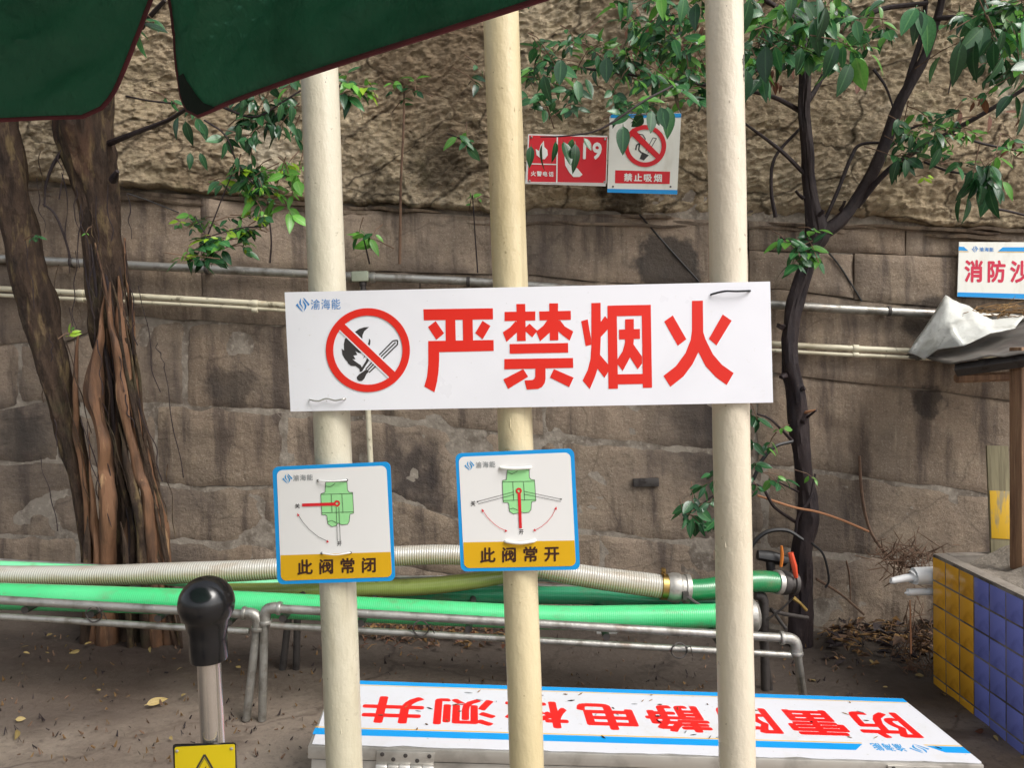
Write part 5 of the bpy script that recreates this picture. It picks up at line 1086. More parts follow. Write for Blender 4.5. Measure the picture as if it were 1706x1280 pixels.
for bp_ in ([(1503, 168, yt - .1, 11), (1520, 110, yt - .12, 10), (1537, 50, yt - .15, 8), (1545, -30, yt - .2, 7)], [(1428, 345, yt, 9), (1478, 285, yt - .1, 9), (1530, 250, yt - .18, 8), (1580, 222, yt - .22, 8), (1640, 188, yt - .3, 7), (1720, 140, yt - .4, 6)],
            [(1372, 372, yt, 6), (1395, 320, yt, 6), (1418, 262, yt, 6), (1436, 240, yt, 5), (1490, 238, yt - .05, 4)], [(1345, 295, yt, 7), (1300, 250, yt - .05, 6), (1240, 205, yt - .1, 4)], [(1342, 190, yt, 8), (1290, 162, yt - .1, 7), (1240, 150, yt - .15, 5)],
            [(1292, 362, yt, 7), (1285, 315, yt, 6), (1291, 262, yt, 5), (1335, 212, yt, 5)], [(1345, 170, yt, 9), (1358, 150, yt, 8), (1372, 125, yt, 7)], [(1338, 70, yt - .1, 9), (1290, 95, yt - .2, 8), (1240, 128, yt - .3, 7), (1170, 141, yt - .35, 6.5), (1050, 124, yt - .35, 5), (960, 113, yt - .35, 4), (885, 114, yt - .35, 3)],
            [(1340, 40, yt - .1, 8), (1250, -10, yt - .3, 7), (1120, -30, yt - .6, 6), (1050, -30, yt - .8, 5)], [(1422, 30, yt - .2, 6), (1450, 22, yt - .2, 8), (1480, 12, yt - .2, 8), (1545, 5, yt - .2, 8)], [(1560, 30, yt - .2, 9), (1600, 28, yt - .25, 8), (1650, 24, yt - .3, 7), (1720, 10, yt - .5, 6)],
            [(1470, 260, yt, 5), (1510, 218, yt - .1, 4), (1560, 200, yt - .15, 3)], [(1585, 222, yt - .2, 4), (1640, 240, yt - .25, 4), (1720, 255, yt - .3, 3.5)], [(1540, 270, yt - .1, 4), (1580, 285, yt - .2, 4), (1625, 292, yt - .3, 3)], [(1640, 345, yt - .1, 4), (1680, 352, yt - .1, 4), (1730, 365, yt - .1, 4)],
            [(1455, 115, yt - .1, 5), (1476, 145, yt - .1, 4), (1490, 185, yt - .1, 3)], [(1300, 395, yt - .1, 4), (1325, 405, yt - .1, 5), (1350, 415, yt - .05, 6)], [(1320, 735, yt - .05, 6), (1285, 700, yt - .15, 4), (1262, 690, yt - .2, 3)], [(1330, 820, yt - .02, 4), (1310, 810, yt - .1, 3), (1290, 800, yt - .15, 2.5)],
            [(1325, 870, yt, 6), (1290, 845, yt - .1, 5), (1262, 808, yt - .15, 4), (1200, 820, yt - .2, 4), (1160, 850, yt - .2, 3)], [(1358, 790, yt - .08, 4), (1350, 830, yt - .1, 5), (1330, 860, yt - .1, 5), (1325, 895, yt - .08, 4)], [(1590, 110, yt - .1, 3), (1580, 155, yt - .1, 2)],
            [(900, 228, 2.95, 2), (945, 226, 2.95, 2.6), (1000, 215, 2.95, 3), (1070, 170, 3.0, 4), (1120, 143, 3.1, 4)], [(1340, 700, yt, 5), (1352, 690, yt - .08, 4), (1360, 684, yt - .12, 3)]):
    branch(tr, 'branch', bp_, M_DARKBARK, 8, 5)
for (x, y, dx, dy, w_) in ((1304, 545, -8, -3, 11), (1330, 650, 11, -3, 10), (1334, 700, 9, 2, 13), (1308, 625, -7, 4, 9), (1362, 360, 10, -10, 8), (1338, 330, -12, -12, 6), (1400, 350, 8, -16, 6), (1480, 245, 14, -8, 6)):
    branch(tr, 'broken_stub', [(x, y, yt - .02, w_), (x + dx * .6, y + dy * .5, yt - .05, w_ * .8), (x + dx, y + dy, yt - .06, w_ * .75)], M_DARKBARK, 9, 3, .4)
branch(tr, 'broken_stub', [(1340, 688, yt - .03, 6), (1348, 686, yt - .06, 5), (1359, 683, yt - .08, 2)], M_VINE, 6, 3, .1)
F1 = Foliage(); dk = ['d', 'd', 'm']; md_ = ['d', 'm', 'm', 'l']; lt = ['m', 'l', 'l', 'y']
for t in ((905, 90, 3.5, 9, 33, md_, .2), (950, 78, 3.5, 8, 30, md_, .1), (980, 82, 3.5, 7, 28, ['l', 'm'], .1), (1010, 72, 3.5, 7, 30, ['l', 'm'], .0), (935, 128, 3.4, 6, 36, md_, .6), (885, 118, 3.4, 6, 30, md_, .5), (1040, 105, 3.4, 7, 32, md_, .3), (1000, 95, 3.4, 4, 34, dk, .7),
          (1063, 170, 3.1, 11, 44, md_, .25), (1035, 195, 3.1, 6, 40, md_, .3), (1110, 60, 3.3, 10, 36, md_, .3), (1140, 40, 3.3, 9, 38, md_, .2), (1080, 40, 3.3, 7, 36, md_, .3), (1150, 95, 3.3, 9, 36, md_, .4), (1125, 95, 3.4, 7, 34, ['l', 'm', 'd'], .2), (1135, 150, 3.2, 8, 38, md_, .4), (1165, 165, 3.3, 7, 36, md_, .6),
          (1105, 120, 3.3, 6, 34, md_, .4), (1165, 20, 3.3, 8, 40, md_, .3), (1060, 60, 3.5, 6, 30, lt, .2), (1165, 65, 3.2, 7, 40, ['m', 'l'], .3), (1120, 10, 3.2, 8, 40, md_, .3),
          (1265, 25, 3.3, 9, 42, md_, .4), (1255, 85, 3.3, 9, 42, md_, .5), (1300, 70, 3.4, 8, 42, dk, .5), (1330, 30, 3.2, 9, 50, md_, .5), (1370, 25, 3.2, 8, 52, md_, .5), (1385, 60, 3.4, 8, 40, md_, .3), (1310, 10, 3.2, 8, 46, md_, .4), (1410, 25, 3.3, 7, 44, md_, .3), (1420, 78, 3.0, 6, 50, ['l', 'm'], .3),
          (1350, 90, 3.3, 7, 44, dk, .6), (1270, 130, 3.2, 6, 44, dk, .7), (1640, 35, 3.3, 9, 46, md_, .3), (1670, 15, 3.3, 9, 44, md_, .3), (1690, 55, 3.2, 9, 46, md_, .4), (1655, 60, 3.2, 8, 48, md_, .5), (1700, 110, 3.2, 7, 44, md_, .4), (1690, 155, 3.1, 6, 44, dk, .4), (1600, 20, 3.5, 6, 34, md_, .3), (1475, 55, 3.7, 5, 26, md_, .3),
          (1500, 208, 3.6, 8, 30, md_, .3), (1545, 195, 3.6, 8, 28, ['l', 'm'], .2), (1575, 190, 3.6, 7, 28, ['m', 'd'], .2), (1525, 235, 3.6, 7, 32, md_, .4), (1560, 235, 3.5, 9, 34, md_, .5), (1590, 215, 3.6, 6, 26, md_, .2), (1505, 270, 3.6, 6, 34, dk, .5), (1525, 265, 3.6, 5, 30, dk, .5),
          (1612, 272, 3.4, 9, 34, md_, .3), (1632, 288, 3.35, 10, 42, ['m', 'd', 'd'], .8), (1650, 295, 3.35, 9, 44, ['l', 'm', 'd'], .5), (1620, 300, 3.35, 6, 46, dk, .9), (1655, 310, 3.35, 5, 44, dk, .9), (1630, 225, 3.7, 4, 22, lt, .1), (1545, 295, 3.75, 5, 14, ['y'], .3),
          (1345, 395, 3.7, 7, 30, ['m', 'd'], .3), (1360, 385, 3.7, 6, 26, ['m', 'l'], .2), (1310, 402, 3.65, 8, 34, ['m', 'l'], .3), (1325, 420, 3.65, 8, 32, md_, .5), (1350, 420, 3.65, 7, 30, md_, .4), (1320, 440, 3.65, 6, 30, ['m', 'd'], .7), (1362, 430, 3.7, 5, 26, ['l', 'm'], .5),
          (1262, 700, 3.65, 7, 28, dk, .3), (1250, 735, 3.6, 8, 30, dk, .4), (1280, 745, 3.6, 6, 26, md_, .3), (1255, 775, 3.6, 7, 30, dk, .5), (1300, 715, 3.7, 3, 18, ['l'], .2), (1295, 805, 3.65, 6, 24, md_, .3), (1310, 800, 3.65, 5, 22, md_, .2), (1360, 800, 3.7, 4, 18, ['l', 'm'], .2), (1265, 815, 3.6, 5, 26, dk, .5),
          (1170, 810, 3.6, 8, 30, dk, .4), (1185, 835, 3.6, 9, 32, dk, .5), (1155, 845, 3.6, 8, 30, ['d', 'm'], .4), (1165, 870, 3.6, 9, 32, dk, .6), (1140, 870, 3.6, 6, 28, ['d', 'm'], .4), (1195, 868, 3.6, 8, 30, dk, .5), (1190, 790, 3.65, 5, 26, dk, .4)):
    F1.whorl(*t)
for t in ((905, 235, 2.95, 46, 'd', -.35), (925, 232, 2.95, 38, 'd', .05), (937, 232, 2.95, 52, 'd', .12), (955, 228, 2.95, 36, 'm', -.2), (958, 235, 2.95, 50, 'd', .15), (972, 228, 2.95, 32, 'd', .5), (885, 240, 2.95, 44, 'd', -.1), (935, 95, 3.1, 52, 'd', .05), (905, 120, 3.1, 60, 'd', .1), (960, 130, 3.2, 46, 'm', .1), (975, 128, 3.2, 40, 'd', .3), (1010, 90, 3.2, 56, 'd', -.02),
          (1038, 205, 2.9, 60, 'd', -.02), (1085, 180, 2.9, 50, 'd', -.12), (1112, 172, 2.9, 66, 'm', .0), (1100, 175, 2.9, 46, 'd', .25), (1030, 0, 3.0, 34, 'm', .05), (1048, -5, 3.0, 45, 'd', .1), (1140, -10, 3.0, 55, 'm', -.3), (1160, 0, 3.0, 52, 'd', -.1),
          (1250, -10, 2.9, 80, 'd', -.1), (1245, 110, 2.9, 75, 'd', -.05), (1275, 70, 3.0, 70, 'd', -.05), (1290, 75, 3.0, 50, 'm', .2), (1335, 75, 3.1, 46, 'd', .05), (1320, -20, 2.9, 56, 'm', -.1), (1360, -10, 2.9, 60, 'd', .15), (1375, 5, 2.9, 66, 'd', .0), (1355, 25, 3.0, 72, 'd', .1),
          (1395, 68, 2.8, 66, 'd', -.3), (1405, 72, 2.8, 44, 'm', .05), (1418, 100, 2.8, 68, 'd', -.35), (1424, 90, 2.8, 76, 'l', .25), (1432, 92, 2.8, 44, 'l', .55), (1448, 88, 2.8, 44, 'l', 1.3), (1425, 30, 2.8, 46, 'm', .15),
          (1528, 8, 2.8, 64, 'm', -.75), (1530, 12, 2.8, 58, 'd', -.25), (1533, 14, 2.8, 56, 'm', -.02), (1540, 16, 2.8, 74, 'm', .25), (1600, 62, 2.9, 80, 'd', .0), (1625, 60, 2.9, 70, 'd', -.3), (1640, 42, 2.9, 60, 'm', -.9), (1655, 65, 2.9, 56, 'd', .05), (1670, 45, 2.9, 50, 'd', .1), (1672, 90, 2.9, 54, 'd', -.5), (1680, 30, 2.9, 54, 'm', .7), (1705, 30, 2.9, 60, 'm', -.1), (1640, 132, 3.3, 20, 'd', -.1), (1650, 130, 3.3, 22, 'd', .8), (1705, 165, 2.9, 62, 'd', -.05),
          (1568, 243, 3.5, 42, 'd', -.35), (1518, 222, 3.5, 30, 'd', -.1), (1498, 262, 3.5, 46, 'd', -.3), (1508, 262, 3.5, 42, 'd', .1), (1603, 320, 3.3, 56, 'd', -.3), (1612, 325, 3.3, 48, 'd', .02), (1648, 310, 3.3, 60, 'd', .1), (1636, 305, 3.3, 44, 'd', -.05), (1668, 300, 3.3, 40, 'l', .7), (1600, 180, 3.7, 34, 'b', -.1), (1648, 190, 3.7, 36, 'b', .1), (1430, 140, 3.7, 20, 'b', -.2), (1085, 30, 3.7, 30, 'b', 0)):
    F1.hang(*t)
for k in range(55):   # dry rusty sprays behind the crown
    x, y = random.uniform(1035, 1175), random.uniform(-5, 125); F1.leaf(at(x, y, random.uniform(3.75, 3.95)), Vector((random.uniform(-.6, .6), random.uniform(-.3, .1), random.uniform(-1, .2))), random.uniform(.03, .075), 'b')
for k in range(22):
    x, y = random.choice([(1270, 30), (1305, 85), (1285, 120)]); F1.leaf(at(x + random.gauss(0, 12), y + random.gauss(0, 16), 3.8), Vector((random.uniform(-.4, .4), 0, -1)), random.uniform(.03, .07), 'b')
def fill(F, x0, x1, y0, y1, n, lp, kinds, Y0, Y1):
    for k in range(n): F.whorl(random.uniform(x0, x1), random.uniform(y0, y1), random.uniform(Y0, Y1), random.randint(5, 8), random.uniform(*lp), kinds, random.uniform(.1, .6))
fill(F1, 875, 1172, 55, 140, 34, (18, 30), ['d', 'm', 'm', 'l'], 3.3, 3.8); fill(F1, 1030, 1172, 0, 180, 34, (20, 34), ['d', 'd', 'm', 'l'], 3.2, 3.8); fill(F1, 890, 1130, 150, 205, 13, (22, 32), ['d', 'm'], 3.1, 3.5)
fill(F1, 1242, 1405, 0, 115, 38, (26, 42), ['d', 'd', 'm', 'l'], 3.1, 3.8); fill(F1, 1400, 1480, 10, 90, 7, (22, 34), ['d', 'm', 'l'], 3.3, 3.8); fill(F1, 1590, 1715, 0, 120, 32, (26, 42), ['d', 'd', 'm'], 3.1, 3.8); fill(F1, 1490, 1610, 180, 260, 15, (18, 26), ['d', 'm', 'l'], 3.5, 3.85); fill(F1, 1600, 1710, 150, 260, 7, (16, 26), ['m', 'l', 'b'], 3.5, 3.9)
for k in range(60):   # crown continuing above the frame
    F1.whorl(random.uniform(880, 1850), random.uniform(-330, -30), random.uniform(2.9, 3.8), 8, 44, md_, .3)
F1.build(tr)

# --- the strangler fig on the left
FY = 3.62
fg = thing('strangler_fig', on_ground(190, 990), 'old fig on the left with two leaning trunks and ropey aerial roots', 'tree')
branch(fg, 'trunk', [(-30, 60, FY, 74), (-10, 195, FY, 64), (2, 254, FY, 62), (13, 300, FY, 57), (36, 400, FY, 52), (54, 480, FY, 56), (68, 540, FY, 56), (88, 600, FY, 50), (101, 655, FY, 44), (113, 710, FY, 38), (132, 800, FY, 31), (145, 870, FY, 30), (156, 940, FY, 34), (162, 1085, FY, 40)], M_BARK, 44, 12, .2)
branch(fg, 'trunk', [(118, 0, FY, 110), (132, 120, FY, 96), (139, 210, FY, 84), (145, 260, FY, 76), (156, 310, FY, 66), (164, 350, FY, 60), (170, 400, FY, 54), (174, 450, FY, 57), (175, 490, FY, 56), (176, 540, FY, 50), (180, 590, FY + .06, 36), (188, 660, FY + .09, 26), (196, 760, FY + .1, 30), (206, 860, FY + .1, 44), (214, 930, FY + .08, 80), (218, 1085, FY + .05, 110)], M_BARK, 44, 12, .24)
roots = ([(172, 490, FY - .09, 14), (166, 560, FY - .1, 20), (160, 630, FY - .1, 30), (168, 700, FY - .1, 27), (174, 780, FY - .1, 24), (178, 850, FY - .1, 26), (176, 1085, FY - .1, 34)], [(182, 470, FY - .08, 14), (186, 540, FY - .12, 16), (198, 620, FY - .12, 17), (212, 710, FY - .12, 18), (232, 790, FY - .12, 20), (250, 870, FY - .12, 22), (262, 1085, FY - .12, 26)],
         [(196, 460, FY - .05, 16), (202, 540, FY - .08, 22), (216, 640, FY - .08, 22), (232, 730, FY - .08, 20), (252, 820, FY - .08, 22), (270, 900, FY - .08, 24), (280, 1085, FY - .08, 26)], [(130, 555, FY - .06, 11), (127, 620, FY - .06, 11), (126, 690, FY - .06, 10), (132, 760, FY - .06, 10), (145, 830, FY - .06, 11), (150, 1085, FY - .06, 14)],
         [(196, 700, FY - .1, 8), (212, 770, FY - .12, 14), (226, 830, FY - .13, 16), (236, 900, FY - .13, 18), (246, 1085, FY - .13, 20)], [(186, 640, FY - .05, 7), (192, 740, FY - .06, 9), (206, 820, FY - .06, 10), (222, 900, FY - .06, 12), (226, 1085, FY - .06, 14)], [(150, 720, FY - .08, 6), (148, 790, FY - .09, 7), (156, 850, FY - .09, 8), (160, 920, FY - .09, 20), (158, 1085, FY - .09, 26)], [(204, 500, FY, 10), (222, 600, FY, 10), (234, 680, FY, 10), (240, 760, FY, 10), (262, 860, FY, 12), (276, 1085, FY, 14)],
         [(145, 860, FY - .11, 10), (148, 910, FY - .12, 14), (142, 1085, FY - .12, 18)], [(200, 870, FY - .14, 8), (210, 920, FY - .15, 11), (216, 1085, FY - .15, 14)])
for q_ in roots:
    q_ = [tuple(v) for v in smooth_path(q_, 2)]
    q_ = [(x + random.gauss(0, 1.6), y, d_ + random.gauss(0, .008), w_ * .82 * random.uniform(.75, 1.2) * min(1, .25 + .25 * kk)) for kk, (x, y, d_, w_) in enumerate(q_)]
    branch(fg, 'aerial_root', q_, random.choice([M_ROOT, M_ROOT, M_BARK]), 16, 8, .3)
for k in range(16):
    y0 = random.uniform(380, 640); x0 = random.uniform(150, 205) + (y0 - 380) * .08; ln = random.uniform(.08, .26); dpt = FY - random.uniform(.02, .14); w0 = random.uniform(4, 9)
    q_ = [(x0 + ln * t * (940 - y0) + random.gauss(0, 3), y0 + t * (1085 - y0), dpt + random.gauss(0, .01), w0 * (.4 + min(.6, 3 * t)) * random.uniform(.8, 1.2)) for t in (0, .1, .2, .32, .44, .56, .68, .8, .9, 1)]
    branch(fg, 'aerial_root', q_, random.choice([M_ROOT, M_BARK, M_BARK, M_DARKBARK]), 9, 6, .25)
for k in range(60):
    x0 = random.choice([random.uniform(30, 150), random.uniform(120, 215), random.uniform(130, 260)]); y0 = random.uniform(200, 780); L = random.uniform(40, 190); lean = (.18 if y0 > 450 else .05) + random.uniform(-.1, .12); dpt = FY - random.uniform(.05, .16)
    xc = x0 if y0 < 450 else x0 + (y0 - 450) * .1
    q_ = [(xc + lean * L * t + random.uniform(-5, 5), y0 + L * t, dpt, random.uniform(.9, 2.2)) for t in (0, .2, .4, .6, .8, 1)]
    branch(fg, 'rootlet', q_, random.choice([M_DARKBARK, M_DARKBARK, M_BARK]), 5, 4, 0)
for bp_ in ([(178, 240, FY, 10), (215, 225, FY - .1, 8), (280, 200, FY - .2, 7), (340, 170, FY - .3, 5), (420, 195, FY - .3, 4), (470, 170, FY - .3, 3)], [(188, 300, FY - .05, 14), (192, 292, FY - .08, 10), (196, 285, FY - .1, 6)], [(104, 250, FY, 7), (88, 275, FY - .05, 5), (76, 310, FY - .05, 4), (74, 345, FY - .05, 3)], [(72, 340, FY - .05, 3), (90, 355, FY - .05, 4), (104, 385, FY - .05, 4), (118, 430, FY - .05, 3)],
            [(210, 160, FY - .1, 3), (250, 168, FY - .15, 3), (290, 172, FY - .2, 3)], [(236, 45, FY - .2, 9), (252, 25, FY - .3, 8), (275, 0, FY - .35, 6)], [(340, 200, FY - .3, 3), (375, 225, FY - .3, 3), (395, 270, FY - .25, 3), (425, 310, FY - .22, 3)], [(395, 270, FY - .25, 2), (370, 330, FY - .22, 2), (345, 395, FY - .2, 2.5)], [(470, 170, FY - .3, 3), (530, 140, FY - .3, 3), (620, 155, FY - .3, 2.5)], [(345, 395, FY - .2, 2), (400, 380, FY - .2, 2), (440, 378, FY - .2, 2)], [(345, 395, FY - .2, 2), (325, 360, FY - .2, 2)]):
    branch(fg, 'branch', bp_, M_DARKBARK, 7, 5)
F2 = Foliage()
for t in ((400, 175, 3.35, 6, 26, dk, .5), (430, 150, 3.35, 6, 28, dk, .5), (460, 185, 3.35, 7, 28, dk, .5), (480, 140, 3.3, 8, 30, md_, .4), (440, 205, 3.35, 6, 26, dk, .5), (375, 228, 3.35, 6, 26, dk, .5), (475, 165, 3.35, 6, 30, dk, .6), (410, 205, 3.35, 5, 24, dk, .4), (330, 175, 3.4, 5, 26, dk, .3),
          (395, 285, 3.4, 10, 30, ['d', 'd', 'm', 'l'], .3), (400, 278, 3.38, 4, 16, ['y'], .1), (420, 292, 3.4, 7, 28, dk, .3), (410, 305, 3.4, 7, 26, ['d', 'm'], .5), (440, 310, 3.4, 6, 24, dk, .4), (455, 285, 3.45, 5, 22, ['l'], .2), (480, 292, 3.4, 7, 30, ['l'], .4), (497, 295, 3.4, 5, 28, ['l'], .5), (428, 335, 3.45, 5, 30, ['l', 'm'], .5), (455, 335, 3.45, 4, 30, ['l'], .5), (488, 325, 3.45, 5, 22, ['m', 'l'], .3), (485, 358, 3.45, 5, 30, ['l'], .6),
          (316, 358, 3.45, 6, 18, ['m', 'l'], .2), (340, 365, 3.45, 4, 16, dk, .3), (322, 378, 3.45, 3, 16, dk, .3), (395, 362, 3.45, 7, 20, dk, .2), (410, 380, 3.45, 6, 28, dk, .5), (432, 370, 3.45, 6, 22, ['m', 'd'], .2), (438, 368, 3.42, 3, 22, ['y'], .3), (365, 375, 3.45, 4, 20, dk, .3),
          (345, 402, 3.4, 10, 30, ['m', 'd'], .2), (350, 398, 3.38, 4, 22, ['y'], .1), (335, 420, 3.4, 9, 30, ['m', 'd'], .4), (370, 405, 3.4, 7, 30, ['m', 'l'], .3), (325, 435, 3.38, 6, 30, ['d', 'm'], .5), (345, 430, 3.4, 5, 28, dk, .7), (302, 430, 3.38, 3, 30, ['y', 'l'], .1), (385, 390, 3.4, 3, 16, ['y'], .2),
          (580, 140, 3.3, 8, 28, ['m', 'l'], .3), (600, 150, 3.3, 7, 26, ['m', 'l'], .3), (620, 155, 3.3, 5, 26, ['l', 'y'], .3), (585, 165, 3.3, 6, 28, dk, .5), (572, 125, 3.3, 5, 26, ['l', 'm'], .2), (610, 132, 3.3, 4, 18, ['y', 'l'], 0), (65, 392, 3.4, 7, 16, ['m', 'd'], .4), (120, 555, 3.4, 5, 14, ['y', 'l'], .0), (143, 388, 3.4, 2, 10, ['l'], 0), (285, 168, 3.4, 3, 20, ['m'], .3), (258, 35, 3.3, 2, 18, ['m'], .6)):
    F2.whorl(*t)
for t in ((298, 192, 3.2, 46, 'd', -.15), (308, 198, 3.2, 44, 'd', .02), (325, 195, 3.2, 42, 'm', .45), (335, 200, 3.2, 36, 'd', .3), (317, 252, 3.3, 32, 'd', -.02), (332, 252, 3.3, 32, 'd', .2), (375, 235, 3.3, 34, 'd', .05), (405, 160, 3.3, 34, 'd', .02), (390, 155, 3.3, 30, 'd', -.1), (398, 205, 3.3, 30, 'd', -.05), (455, 205, 3.3, 30, 'd', -.2), (462, 205, 3.3, 34, 'd', .2), (485, 170, 3.25, 40, 'd', .2), (470, 170, 3.25, 34, 'm', -.2), (425, 222, 3.3, 26, 'd', .1), (395, 260, 3.3, 26, 'm', .1), (425, 165, 3.3, 20, 'd', .1)):
    F2.hang(*t)
fill(F2, 370, 490, 130, 235, 14, (18, 26), ['d', 'd', 'm'], 3.3, 3.5); fill(F2, 365, 500, 275, 345, 14, (17, 26), ['m', 'l', 'l', 'y'], 3.35, 3.55); fill(F2, 300, 450, 350, 430, 12, (14, 22), ['m', 'l', 'l', 'y'], 3.38, 3.55)
for k in range(40): F2.whorl(random.uniform(-260, 330), random.uniform(-420, 120), random.uniform(2.9, 3.6), 7, 40, dk, .4)
F2.build(fg)

# --- seedlings rooted in the wall ledges
def sapling(name, stem, leaves, label, hangs=()):
    root = thing(name, at(*stem[0][:3]), label, 'plant', 'seedlings on the wall')
    p, r = ppath(stem, 6); b = MB(); b.tube(p, r, 7, rough=.1); b.build('stem', M_TWIG if len(stem) > 4 else M_DARKBARK, root)
    F = Foliage()
    for t in leaves: F.whorl(*t)
    for t in hangs: F.hang(*t)
    F.build(root); return root
YS = WALLY - .14
sapling('sapling', [(666, 440, YS + .04, 5), (667, 360, YS, 4.5), (668, 300, YS - .06, 4), (672, 220, YS - .1, 3.5), (674, 140, YS - .12, 3)], [(660, 140, YS - .12, 6, 18, ['m', 'l'], .2), (680, 145, YS - .12, 6, 16, ['m', 'd'], .3), (690, 132, YS - .12, 5, 18, ['l', 'm'], .2), (652, 152, YS - .12, 5, 16, ['m', 'd'], .3), (675, 165, YS - .12, 4, 14, ['m'], .3)], 'tall thin sapling against the wall between the left and middle poles')
sapling('seedling', [(796, 455, YS + .04, 2.4), (792, 400, YS + .02, 2.2), (789, 350, YS, 2), (787, 325, YS - .02, 1.6)], [(788, 324, YS - .02, 5, 14, ['l'], .1), (795, 330, YS - .02, 3, 12, ['l', 'm'], .2)], 'slender seedling on the wall just left of the middle pole')
sapling('seedling', [(616, 440, YS + .02, 3), (610, 415, YS, 2.5), (605, 395, YS - .02, 2)], [(605, 394, YS - .03, 4, 28, ['l'], .2), (598, 390, YS - .03, 4, 24, ['l', 'm'], .2), (618, 396, YS - .03, 4, 28, ['l', 'm'], .5)], 'small bright green seedling above the junction box')
sapling('seedling', [(450, 438, YS + .02, 3), (452, 400, YS, 2.8), (448, 360, YS - .02, 2.5), (446, 335, YS - .04, 2)], [(446, 335, YS - .05, 4, 22, ['l', 'm'], .3)], 'thin dark stemmed seedling on the ledge left of the left pole')
sapling('fern_frond', [(745, 222, YS - .1, 1.5), (765, 230, YS - .12, 2), (785, 242, YS - .12, 1.5)], [(765, 228, YS - .13, 4, 28, ['l', 'm'], .2), (778, 236, YS - .13, 4, 26, ['l', 'm'], .3), (795, 140, YS - .1, 4, 22, ['m', 'd'], .3), (800, 115, YS - .1, 2, 14, ['m'], .3)], 'leafy frond on the rock face left of the middle pole')
# vines and dead stems on the right
cable([(1262, 826, YT - .1, 4), (1320, 845, YT - .12, 4), (1360, 853, YT - .12, 4), (1400, 866, YT - .05, 4), (1447, 886, YT, 4)], M_VINE, 'tan dry stem slanting behind the tree trunk', 'dry_stem', cat='stem')
cable([(1432, 760, YC, 4), (1434, 800, YC, 5), (1440, 850, YC - .02, 5), (1455, 895, YC - .05, 5), (1490, 935, YC - .2, 5), (1530, 950, YC - .3, 4)], M_TWIG, 'brown vine hanging down the wall right of the tree', 'vine', cat='vine')
cable([(1410, 935, YC - .02, 3), (1415, 960, YC - .02, 3), (1417, 1000, YC - .02, 2)], M_TWIG, 'short dead stem hanging at the wall foot', 'dry_stem', cat='stem')
cable([(1360, 965, YC - .1, 5), (1400, 990, YC - .1, 4), (1440, 1025, YC - .15, 4)], M_TWIG, 'dead branch leaning at the wall foot right of the tree', 'dry_stem', cat='stem')
cable([(1518, 1090, SY1 - .1, 3), (1517, 1040, SY1, 3), (1516, 1000, SY1 + .02, 2)], M_VINE, 'upright tan stalk beside the corner of the tiled bin', 'dry_stem', cat='stem')

# ------------------------------------------------------------------ litter
def litter(name, n, area, mats, lab, seed, lpx=(8, 22), hmax=.05):
    rr = random.Random(seed); out = {}
    for k in range(n):
        x, y = area(rr); g_ = on_ground(x, y); g_.z += rr.uniform(.004, hmax); a = rr.uniform(0, 6.28); L = rr.uniform(*lpx) / FPX * g_.y
        d = Vector((math.cos(a), math.sin(a), rr.uniform(-.25, .35))).normalized() * L; m = rr.choice(mats); b = out.setdefault(m, MB())
        w_ = rr.uniform(.0015, .004); pp = [g_ - d / 2, g_ + Vector((rr.uniform(-.01, .01), rr.uniform(-.01, .01), rr.uniform(0, .02))), g_ + d / 2]
        if rr.random() < .5: b.tube(pp, [w_, w_ * .8, w_ * .4], 5)
        else:
            s_ = d.cross(Vector((rr.uniform(-.4, .4), rr.uniform(-.4, .4), 1))).normalized() * L * .22
            b.add([pp[0], pp[1] + s_, pp[2], pp[1] - s_ + Vector((0, 0, .006))], [(0, 1, 2), (0, 2, 3)])
    for m, b in out.items():
        o = b.build(name, m, smooth=0); tag(o, lab, 'litter', kind='stuff')
litter('leaf_litter', 420, lambda r_: (r_.uniform(600, 860), r_.gauss(1058, 14)), [M_STRAW, M_TWIG, LM['b']], 'brown dead leaves and twigs banked behind the racks', 3)
litter('twig_litter', 520, lambda r_: (r_.uniform(1375, 1560), r_.gauss(1062, 24)), [M_STRAW, M_TWIG, M_DARKBARK], 'dark heap of twigs and dry leaves at the wall foot beside the tiled bin', 4, (10, 34), .1)
litter('ground_crumbs', 900, lambda r_: (r_.uniform(0, 1500), r_.uniform(1060, 1275)), [M_DARKBARK, M_STRAW, M_TWIG], 'fine crumbs of earth and leaf scattered over the concrete', 5, (2, 6), .008)
rr = random.Random(8); b = MB()
for k in range(150):
    a = at(rr.gauss(1510, 26), rr.gauss(930, 16), SY1 + rr.uniform(.05, .35)); d = Vector((rr.uniform(-1, 1), rr.uniform(-.6, .6), rr.uniform(-.6, 1.2))).normalized() * rr.uniform(.02, .07); b.tube([a - d, a, a + d], [.002, .003, .001], 5)
tag(b.build('dry_brush', M_TWIG), 'tangle of dry brown brush behind the corner of the tiled bin', 'brush', kind='stuff')
b = MB()
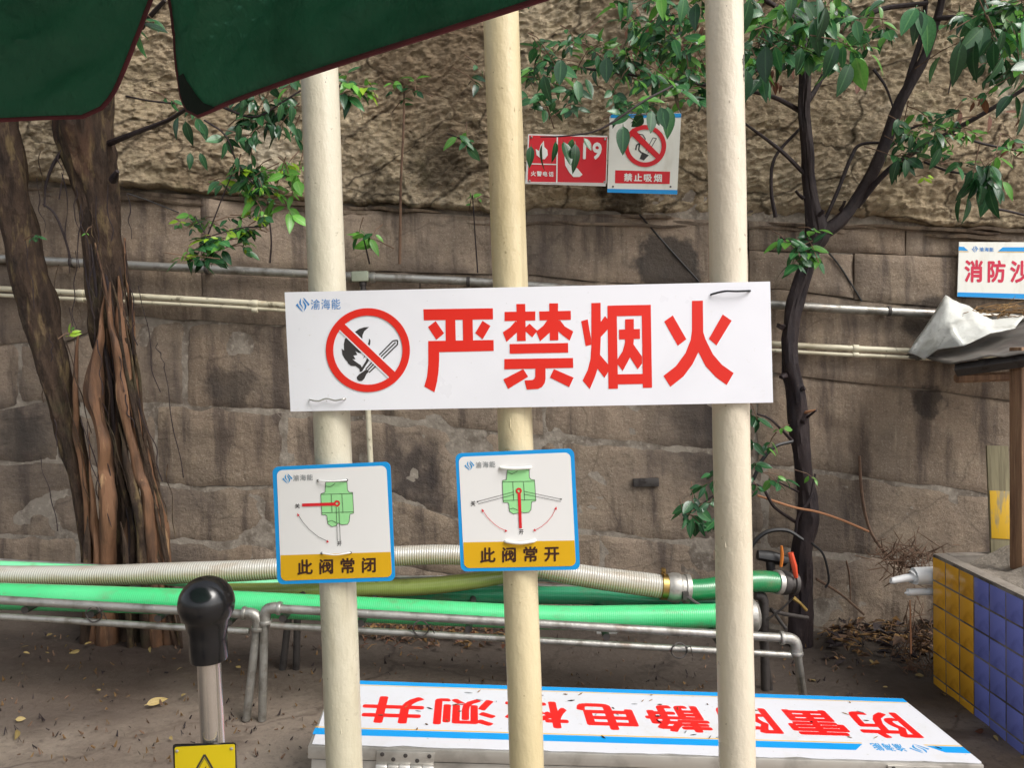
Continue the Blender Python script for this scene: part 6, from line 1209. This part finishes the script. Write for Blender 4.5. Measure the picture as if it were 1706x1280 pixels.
for k in range(160):
    a = on_ground(rr.gauss(1528, 16), rr.uniform(1030, 1130)); a.z += rr.uniform(0, .3) * (1 - abs(rr.random())); d = Vector((rr.uniform(-.5, .5), rr.uniform(-.5, .5), rr.uniform(-1, 1))).normalized() * rr.uniform(.02, .08); b.tube([a - d, a, a + d], [.002, .003, .001], 5)
tag(b.build('dry_brush', M_TWIG), 'dark dead stalks heaped low against the tiled bin', 'brush', kind='stuff')
FL = [(50, 1081, 14), (38, 1092, 12), (112, 1079, 12), (75, 1092, 8), (140, 1080, 16), (135, 1088, 18), (88, 1060, 14), (38, 1128, 10), (167, 1157, 14), (302, 1167, 18), (24, 1205, 18), (30, 1222, 28), (283, 1233, 14), (305, 1117, 12), (402, 1118, 14), (250, 1082, 16), (165, 1068, 8), (12, 1070, 10), (110, 1066, 7), (1448, 1103, 14), (1376, 1103, 12), (1438, 1116, 12), (1360, 1140, 18), (1575, 1165, 20), (1640, 1222, 22), (1655, 1230, 16), (1540, 1130, 20), (1530, 1120, 24), (1700, 1268, 14), (470, 1090, 10), (1330, 1110, 14), (1440, 1170, 8), (1480, 1150, 9), (1590, 1200, 8)]
for k, (x, y, L) in enumerate(FL):
    g_ = on_ground(x, y); g_.z += .012; a = random.uniform(0, 6.28)
    o = bpy.data.objects.new('fallen_leaf', LEAF['w' if x < 1000 or k % 3 else 'b'][k % 4]); o.matrix_basis = leaf_matrix(g_, Vector((math.cos(a), math.sin(a), random.uniform(-.1, .2))), L * .95 / FPX * g_.y, random.uniform(-.9, .9)); col.objects.link(o)
    tag(o, 'small yellowed leaf fallen on the concrete left of the discharge post' if x < 340 else 'small yellowed leaf fallen between the rack legs and the left pole' if x < 1000 else 'small dry leaf fallen on the ground near the tiled sand bin', 'leaf', 'fallen leaves on the concrete')
for k, (x, y, L, kd) in enumerate([(262, 1178, 30, 'w')]):
    g_ = on_ground(x, y); g_.z += .015; o = bpy.data.objects.new('fallen_leaf', LEAF[kd][3]); o.matrix_basis = leaf_matrix(g_ - Vector((.04, .02, 0)), Vector((1, .55, .25)), L * 1.2 / FPX * g_.y, .7); col.objects.link(o)
    tag(o, 'largest curled dry leaf on the concrete left of the discharge post', 'leaf')
